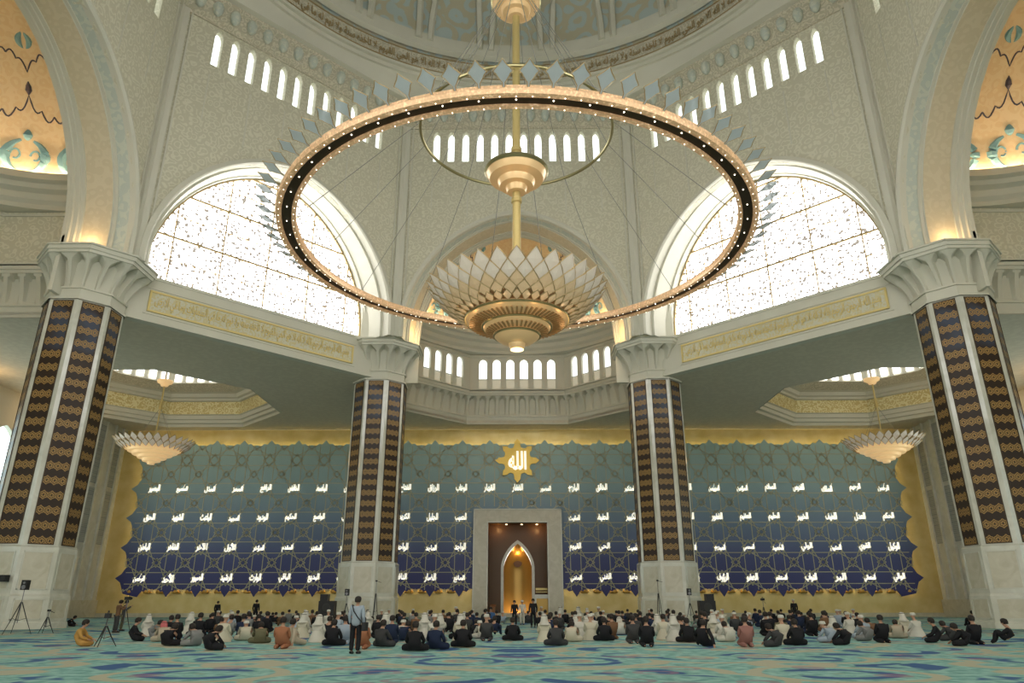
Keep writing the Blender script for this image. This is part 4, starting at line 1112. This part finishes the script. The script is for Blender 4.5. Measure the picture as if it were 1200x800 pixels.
# nearest sitters, each placed where the photograph shows him: u, v(base), turn, pose, cloth, head, label
near = [
 (92, 757, -80, 'cross_legged', 'ochre', 'hair', 'person in ochre shirt sitting alone by camera tripod, facing right', 0),
 (155, 751, -70, 'cross_legged', 'black', 'hair', 'person in black at left end of the crowd, sitting sideways', 0),
 (176, 748, -60, 'leaning', 'grey', 'hair', 'person in grey leaning forward at left end, second sitter in', 0),
 (190, 752, 30, 'leaning', 'beige', 'red_scarf', 'person with red head scarf leaning forward at left', 1),
 (203, 757, -20, 'leaning', 'black', 'hair', 'person in black hunched beside grey-clad sitter at left', 0),
 (220, 757, 60, 'leaning', 'grey', 'hair', 'person in grey bent forward facing a black-clad neighbour', 1),
 (243, 762, -40, 'leaning', 'black', 'hair', 'person in black jacket on front edge of crowd at left', 0),
 (262, 752, -10, 'kneeling', 'cream', 'cap', 'person in cream robe beside black-clad sitter at left front', 1),
 (284, 751, 20, 'leaning', 'cream', 'cap', 'person in cream robe bending down, left part of crowd', 1),
 (304, 754, 20, 'leaning', 'olive', 'hair', 'person in dark olive jacket bent low, left part of crowd', 0),
 (328, 760, 0, 'kneeling', 'rust', 'hair', 'person in brown-rust jacket sitting upright left of the standing man', 0),
 (341, 756, -30, 'leaning_on_hand', 'beige', 'hair', 'person in beige propped on one hand behind rust jacket', 0),
 (353, 747, 0, 'kneeling', 'cream', 'scarf', 'person in cream robe with white head scarf in a gap of the crowd', 1),
 (371, 752, -10, 'kneeling', 'white', 'scarf', 'person in white robe and scarf left of black-clad sitter', 1),
 (389, 757, 0, 'cross_legged', 'black', 'hair', 'person in black sitting left of the standing man', 0),
 (403, 755, 10, 'kneeling', 'pale_blue', 'hair', 'person in pale blue shirt just left of the standing man', 0),
 (427, 760, 0, 'kneeling', 'rust', 'hair', 'person in rust jacket just right of the standing man', 0),
 (442, 759, -20, 'cross_legged', 'dark_grey', 'hair', 'person in dark grey to the right of a rust jacket', 0),
 (458, 754, 0, 'kneeling', 'navy', 'hair', 'person in navy jacket in front of inner left column', 0),
 (472, 751, -30, 'leaning', 'navy', 'hair', 'person in navy leaning forward right of inner left column', 0),
 (490, 763, 0, 'cross_legged', 'black', 'hair', 'person in black, foremost sitter left of the aisle', 0),
 (505, 762, -10, 'cross_legged', 'navy', 'hair', 'person in navy beside the foremost black-clad sitter', 0),
 (512, 753, 10, 'leaning', 'grey', 'hair', 'person in grey shirt behind foremost sitters, left of aisle', 0),
 (524, 751, 0, 'kneeling', 'white', 'cap', 'person in white robe, left of a pair near the aisle', 1),
 (534, 751, 5, 'kneeling', 'cream', 'scarf', 'person in cream robe, right of a pair near the aisle', 1),
 (542, 759, 0, 'cross_legged', 'black', 'hair', 'person in black sitting wide-kneed at front left of aisle', 0),
 (560, 751, 0, 'kneeling', 'dark_grey', 'cap', 'person in dark grey with white cap left of aisle', 0),
 (600, 751, 0, 'cross_legged', 'black', 'hair', 'person in black sitting in the middle of the aisle', 0),
 (645, 752, 0, 'kneeling', 'cream', 'scarf', 'person in cream robe first right of the aisle', 1),
 (652, 757, 0, 'cross_legged', 'dark_grey', 'hair', 'person in dark grey at front right of the aisle', 0),
 (663, 752, -10, 'leaning', 'cream', 'hair', 'person in cream robe bent behind the dark grey sitter', 1),
 (682, 749, 0, 'kneeling', 'white', 'cap', 'person in white robe, left of two robes right of aisle', 1),
 (693, 750, 0, 'kneeling', 'cream', 'cap', 'person in cream robe, right of two robes right of aisle', 1),
 (706, 751, 0, 'cross_legged', 'black', 'hair', 'person in black beside two pale robes right of aisle', 0),
 (743, 754, 0, 'kneeling', 'dark_grey', 'hair', 'person in dark grey jacket left of inner right column', 0),
 (759, 758, -5, 'kneeling', 'black', 'hair', 'person in black, foremost in front of inner right column', 0),
 (779, 749, 0, 'kneeling', 'cream', 'hair', 'person in cream robe in front of inner right column', 1),
 (791, 751, 10, 'kneeling', 'white', 'scarf', 'person in white robe and scarf in front of inner right column', 1),
 (807, 753, 0, 'cross_legged', 'black', 'hair', 'person in black between white robe and black leaning neighbour', 0),
 (824, 758, -15, 'leaning_on_hand', 'black', 'hair', 'person in black propped on one hand, right of inner right column', 0),
 (838, 748, 0, 'kneeling', 'cream', 'scarf', 'person in cream robe behind a propped black-clad sitter', 1),
 (856, 752, 20, 'leaning', 'white', 'hair', 'person in white shirt leaning broad-backed, right of centre', 0),
 (884, 758, 0, 'kneeling', 'rose', 'hair', 'person in rose-red shirt on front edge of crowd', 0),
 (905, 758, 40, 'leaning', 'dark_grey', 'hair', 'person in dark grey bent down right of the rose-red shirt', 0),
 (918, 750, 0, 'kneeling', 'olive', 'hair', 'person in olive jacket behind a bent dark-clad sitter', 0),
 (923, 755, 0, 'kneeling', 'cream', 'cap', 'person in cream robe left of black round-backed sitter', 1),
 (932, 756, 0, 'cross_legged', 'black', 'hair', 'person in black T-shirt on front edge at right', 0),
 (975, 753, 30, 'leaning', 'pale_blue', 'cap', 'person in pale blue with white cap at right', 0),
 (993, 756, 40, 'leaning', 'black', 'hair', 'person in black bent to the left at right front', 0),
 (1019, 751, 30, 'leaning', 'grey', 'hair', 'person in grey leaning left at right side', 0),
 (1037, 753, 0, 'kneeling', 'black', 'hair', 'person in black with kneeling back between grey and beige sitters', 0),
 (1053, 748, -20, 'leaning', 'beige', 'hair', 'person in beige leaning right, near end of right side', 0),
 (1062, 744, 0, 'kneeling', 'cream', 'scarf', 'person in cream robe and scarf, last but one pale robe at right', 1),
 (1076, 746, 10, 'kneeling', 'white', 'cap', 'person in white robe, last pale robe at right end', 1),
 (1099, 753, 60, 'cross_legged', 'black', 'hair', 'person in black turned left, first of the separate dark group at right', 0),
 (1117, 751, 30, 'leaning', 'dark_grey', 'hair', 'person in dark grey leaning, second of the dark group at right', 0),
 (1134, 757, 50, 'leaning', 'black', 'hair', 'person in black bent left, third of the dark group at right', 0),
 (1146, 755, 0, 'kneeling', 'black', 'hair', 'person in black sitting tall, fourth of the dark group at right', 0),
 (1183, 755, 50, 'knees_up', 'black', 'hair', 'person in black alone at far right with knees drawn up', 0),
]
placed = []
spots_ = [list(ground(n_[0], n_[1])) for n_ in near]
for it in range(60):                    # neighbours keep an arm's length
    for i in range(len(spots_)):
        for j in range(i):
            dx = spots_[i][0]-spots_[j][0]; dy = spots_[i][1]-spots_[j][1]; d = math.hypot(dx, dy)
            if d < 1.12:
                e = (1.12-d)/2; ux, uy = (dx/d, dy/d) if d > .01 else (1, 0)
                spots_[i][0] += ux*e*.5; spots_[i][1] += uy*e; spots_[j][0] -= ux*e*.5; spots_[j][1] -= uy*e
for (x, y), (u, v, rz, pose, cloth, head, lab, robe) in zip(spots_, near):
    placed.append((x, y))
    person(x, y, radians(rz), pose, cloth, head, lab, robe=bool(robe and pose == 'kneeling'), scale=1.1)
# places kept free: standing figures, stands and loudspeakers
BUSY = [ground(u, v) for u, v in ((252.5, 729), (298, 730), (625, 735), (612, 732), (603, 733), (933, 730), (415, 766), (404, 731), (810.5, 731), (438, 734), (774, 734), (897, 731), (370, 731), (382, 731), (394, 731), (818, 731), (830, 731), (842, 731), (120, 758), (143, 741), (134, 741), (575, 731), (534, 730), (634.5, 728), (678, 730), (702, 730), (657, 730), (143, 748), (80, 734), (1143, 735))]

# the rows behind, ever further off
behind = ['second row', 'middle rows', 'rear rows', 'rearmost rows']
zones = [(-99, 300, 'left part of crowd'), (300, 470, 'crowd left of inner left column'), (470, 610, 'crowd left of the aisle'), (610, 740, 'crowd right of the aisle'), (740, 900, 'crowd by inner right column'), (900, 1300, 'right part of crowd')]
rows = [(748.5, 200, 1040, 25), (745, 170, 1060, 22), (741.5, 215, 1035, 20), (738, 240, 1010, 18), (735, 250, 1015, 17), (732, 250, 1010, 16), (729.5, 262, 985, 15)]
R.seed(11)
for ri, (v, u0, u1, st) in enumerate(rows):
    u = u0 + R.random()*8
    while u < u1:
        uu = u + R.uniform(-3, 3); vv = v + R.uniform(-1.1, 1.1); u += st*R.uniform(.85, 1.3)
        if 585 < uu < 632 and vv > 733: continue
        if 398 < uu < 428 and vv > 744: continue
        x, y = ground(uu, vv)
        if any(math.hypot(x-a, y-b_) < 1.1 for a, b_, *_ in placed) or any(math.hypot(x-a, y-b_) < 1.35 for a, b_ in BUSY): continue
        if any(math.hypot(x-c.location.x, y-c.location.y) < 3.7 for c in cols.values()): continue
        placed.append((x, y, uu, vv))
        cloth, head, robe, cw = R.choice([('black', 'hair', 0, 'black'), ('navy', 'hair', 0, 'navy'), ('black', 'hair', 0, 'black'), ('dark_grey', 'hair', 0, 'dark grey'), ('black', 'hair', 0, 'black'), ('black', 'hair', 0, 'black'), ('black', 'hair', 0, 'black'), ('navy', 'hair', 0, 'navy'), ('dark_grey', 'hair', 0, 'dark grey'), ('dark_grey', 'cap', 0, 'dark grey'), ('white', 'scarf', 1, 'white'), ('cream', 'cap', 1, 'cream'), ('white', 'cap', 1, 'white'), ('grey', 'hair', 0, 'grey'), ('brown', 'hair', 0, 'brown'), ('pale_blue', 'cap', 0, 'pale blue')])
        pose = R.choice(['kneeling', 'kneeling', 'cross_legged', 'leaning', 'kneeling', 'knees_up'])
        hz_ = {'hair': 'dark hair', 'cap': 'white cap', 'scarf': 'white head scarf'}[head]
        zn = next(z_ for a, b_, z_ in zones if a <= uu < b_); bw_ = behind[0 if ri == 0 else 1 if ri < 4 else 2 if ri < 6 else 3]
        lab = 'seated person in %s, %s, %s, %s' % (cw, hz_, bw_, zn.replace('crowd ', ''))
        person(x, y, radians(R.uniform(-25, 25)), pose, cloth, head, lab, 'worshippers seated in rows: %s %s %s %s' % (cw, hz_, bw_, zn), robe=bool(robe and pose == 'kneeling'), scale=1.1*R.uniform(.95, 1.06))

# people on their feet and at the niche
def stand(u, v, rz, cloth, head, label, legs='black', pose='standing', sc=1.0, robe=False):
    x, y = ground(u, v); return person(x, y, radians(rz), pose, cloth, head, label, legs=legs, scale=sc)
x, y = ground(80, 734); person(x, y, radians(-60), 'leaning', 'black', 'hair', 'person in black crouching at the foot of the left column')
x, y = ground(1143, 734); person(x, y, radians(30), 'knees_up', 'black', 'hair', 'person in black sitting at the foot of the right column', scale=1.2)
man = stand(415, 766, -10, 'pale_blue', 'hair', 'man standing in pale shirt and black trousers with a shoulder bag', sc=1.0)
x0, y0 = ground(415, 766)
b = MB(); b.tube([(-.16, -.02, 1.46), (-.05, -.17, 1.28), (.12, -.19, 1.08), (.24, -.08, .92)], .02, 6); b.tube([(-.16, -.02, 1.46), (-.02, .17, 1.3), (.14, .17, 1.08), (.24, .04, .92)], .02, 6); b.box(.25, .36, -.16, .14, .68, .94)
o = b.build('shoulder_bag', BLK); o.location = (x0, y0, 0); o.rotation_euler = (0, 0, radians(-10)); tag(o, 'black bag slung over the shoulder of the standing man', 'bag')
stand(252.5, 729, 0, 'black', 'hair', 'person in black standing at the gold wall, left of another standing figure', sc=1.0)
stand(298, 730, 0, 'black', 'hair', 'person in black standing at the gold wall, right of another standing figure', sc=1.05)
stand(625, 735, 170, 'black', 'hair', 'person in long black standing right of the niche, turned to the crowd', sc=1.05)
stand(612, 732, 180, 'white', 'cap', 'person in white robe standing in front of the niche', 'white')
stand(603, 733, 160, 'black', 'hair', 'person in black standing left of the white-robed figure at the niche')
stand(933, 730, 0, 'black', 'cap', 'person in black with white cap standing at the gold wall at right', sc=1.05)
cmn = stand(134, 741, -40, 'brown', 'hair', 'cameraman standing in brown jacket behind tall tripod, with photographer beside him', 'dark_grey', 'standing_filming')
stand(141, 739, -60, 'dark_grey', 'hair', 'photographer standing close beside the brown-jacketed cameraman', 'olive', 'standing_filming')
for u, v, cl, hd, lab in ((575, 731, 'blue', 'hair', 'person in blue shirt sitting at left foot of the niche'), (534, 730, 'cream', 'cap', 'person in cream robe facing the crowd left of the niche'), (634.5, 728, 'white', 'cap', 'person in white robe sitting at the niche, right side'),
    (678, 730, 'cream', 'scarf', 'person in cream robe facing the crowd right of the niche'), (702, 730, 'cream', 'cap', 'person in cream robe against gold wall, beside inner right column'), (657, 730, 'white', 'scarf', 'person in white robe at right foot of the niche')):
    x, y = ground(u, v); person(x, y, radians(180), 'kneeling', cl, hd, lab, robe=cl != 'blue', scale=1.3)

# ================================================================== EQUIPMENT
def tripod(u, v, h, label, headkind, rz=0, spread=.45, name='camera_tripod', cat='tripod'):
    x, y = ground(u, v); t = empty(name, (x, y, 0), radians(rz)); tag(t, label, cat)
    apx = h*.72
    for k in range(3):
        a = 2*pi*k/3+.3; b = MB(); b.tube([(0.03*cos(a), .03*sin(a), apx), (spread*cos(a)*.5, spread*sin(a)*.5, apx*.5), (spread*cos(a), spread*sin(a), .012)], [.026, .022, .014], 6)
        b.tube([(0, 0, apx*.42), (spread*cos(a)*.5, spread*sin(a)*.5, apx*.5)], .01, 4); b.build('leg', BLK, t)
    b = MB(); b.tube([(0, 0, apx*.35), (0, 0, h)], .02, 8); b.build('centre_column', GRYM, t)
    b = MB()
    if headkind == 'camera':
        b.box(-.09, .09, -.22, .20, h, h+.17); b.build('camera_body', BLK, t)
        b = MB(); b.tube([(0, .20, h+.09), (0, .38, h+.09)], [.055, .07], 12); b.build('lens', BLK, t)
        b = MB(); b.tube([(0, -.15, h+.17), (0, -.10, h+.25), (0, .08, h+.25), (0, .13, h+.17)], .015, 6); b.build('carry_handle', BLK, t)
        b = MB(); b.tube([(0.02, -.1, h-.03), (.05, -.5, h-.22)], .012, 6); b.build('pan_handle', BLK, t)
    elif headkind == 'head':
        b.box(-.06, .06, -.08, .08, h-.04, h+.06); b.build('head', BLK, t)
        b = MB(); b.tube([(0, 0, h), (.35, -.05, h-.1)], .014, 6); b.build('pan_handle', BLK, t)
    elif headkind == 'speaker':
        for q_ in ((-.16, .16, -.14, .14, h, h+.50),): b.box(*q_)
        b.build('speaker_box', BLK, t)
        b = MB()
        for z_, r_ in ((h+.14, .11), (h+.36, .06)): b.lathe([(0, 0), (r_*.5, .02), (r_, 0), (r_*1.1, -.01)], 16, (0, 0)); b.v = [(p[0], -.145-p[2]*.5, z_+p[1]) if i >= len(b.v)-0 else p for i, p in enumerate(b.v)]
        b = MB()
        for z_, r_ in ((h+.14, .11), (h+.36, .06)): b.tube([(0, -.16, z_), (0, -.14, z_)], r_, 16)
        b.build('speaker_cone', GRYM, t)
    return t
tripod(120, 758, 1.0, 'black video camera on tripod beside the ochre-shirted sitter', 'camera', 20)
tripod(143, 741, 1.7, 'tall thin tripod with small camera in front of the standing cameramen', 'camera', 0, .4)
tripod(52, 742, 1.15, 'small black tripod by base of left column', 'head', 0, .42)
tripod(17, 743, 2.2, 'tall stand with dark speaker head leaning by left column', 'speaker', 0, .75, 'speaker_stand', 'speaker stand')
tripod(404, 731, 2.1, 'slim stand with black loudspeaker left of inner left column', 'speaker', 0, .5, 'speaker_stand', 'speaker stand')
tripod(810.5, 731, 2.1, 'slim stand with black loudspeaker right of inner right column', 'speaker', 0, .5, 'speaker_stand', 'speaker stand')
tripod(438, 734, 3.0, 'thin tall pole with little dark speaker before inner left column', 'head', 0, .3, 'speaker_stand', 'speaker stand')
tripod(774, 734, 3.0, 'thin tall pole with little dark speaker before inner right column', 'head', 0, .3, 'speaker_stand', 'speaker stand')
tripod(897, 731, 1.7, 'small tripod with camera before the gold wall at right', 'camera', 0, .3)
def pa_stack(u, v, label, flip=1):
    x, y = ground(u, v); t = empty('loudspeaker_stack', (x, y, 0)); tag(t, label, 'loudspeaker')
    b = MB(); b.box(-.62, .62, -.4, .4, 0, 1.7); b.build('bass_cabinet', BLK, t)
    b = MB(); xx = .25*-flip*1.0; b.box(xx-.3, xx+.3, -.35, .35, 1.7, 2.2); b.build('top_cabinet', BLK, t)
    b = MB()
    for s in (-1, 1): b.tube([(0, -.42, .85+s*.38), (0, -.38, .85+s*.38)], .32, 20)
    b.build('speaker_cone', CM['dark_grey'], t)
pa_stack(382, 731, 'wide black loudspeaker stack left of inner left column', 1)
pa_stack(830, 731, 'wide black loudspeaker stack right of inner right column', -1)
# small speakers fixed on the big columns' bases
def wall_speaker(dg_, ux, z, label):
    c = cols[dg_]; t = empty('column_speaker', (c.location.x+ux, c.location.y-2.72, z)); tag(t, label, 'loudspeaker')
    b = MB(); b.box(-.25, .25, -.42, -.14, -.2, .2); b.build('box', BLK, t); b = MB(); b.box(-.05, .05, -.16, .06, -.05, .05); b.build('bracket', GRYM, t)
    b = MB(); b.tube([(0, -.44, 0), (0, -.41, 0)], .15, 14); b.build('speaker_cone', CM['dark_grey'], t)
wall_speaker(157.5, .75, 3.0, 'small black speaker fixed on right of the left column base')
wall_speaker(22.5, -.9, 3.0, 'small black speaker fixed on left of the right column base')
wall_speaker(22.5, .95, 3.0, 'small black speaker fixed on right of the right column base')

# lectern in the niche opening
x, y = -2.9, QY-1.9; t = empty('lectern', (x, y, 0)); tag(t, 'narrow wooden lectern at left of the prayer niche', 'lectern')
WD = mat('warm_wood', (.30, .13, .05), .4)
b = MB(); b.box(-.28, .28, -.22, .22, 0, .12); b.build('base', WD, t)
b = MB(); b.loft([[(-.2, -.15, .12), (.2, -.15, .12), (.2, .15, .12), (-.2, .15, .12)], [(-.26, -.18, 1.15), (.26, -.18, 1.15), (.26, .18, 1.15), (-.26, .18, 1.15)]], closed=True); b.build('post', WD, t)
b = MB(); b.loft([[(-.34, -.26, 1.15), (.34, -.26, 1.15), (.34, .26, 1.32), (-.34, .26, 1.32)], [(-.34, -.26, 1.2), (.34, -.26, 1.2), (.34, .26, 1.37), (-.34, .26, 1.37)]], closed=True); b.face([4, 5, 6, 7]); b.face([3, 2, 1, 0]); b.build('reading_top', WD, t)
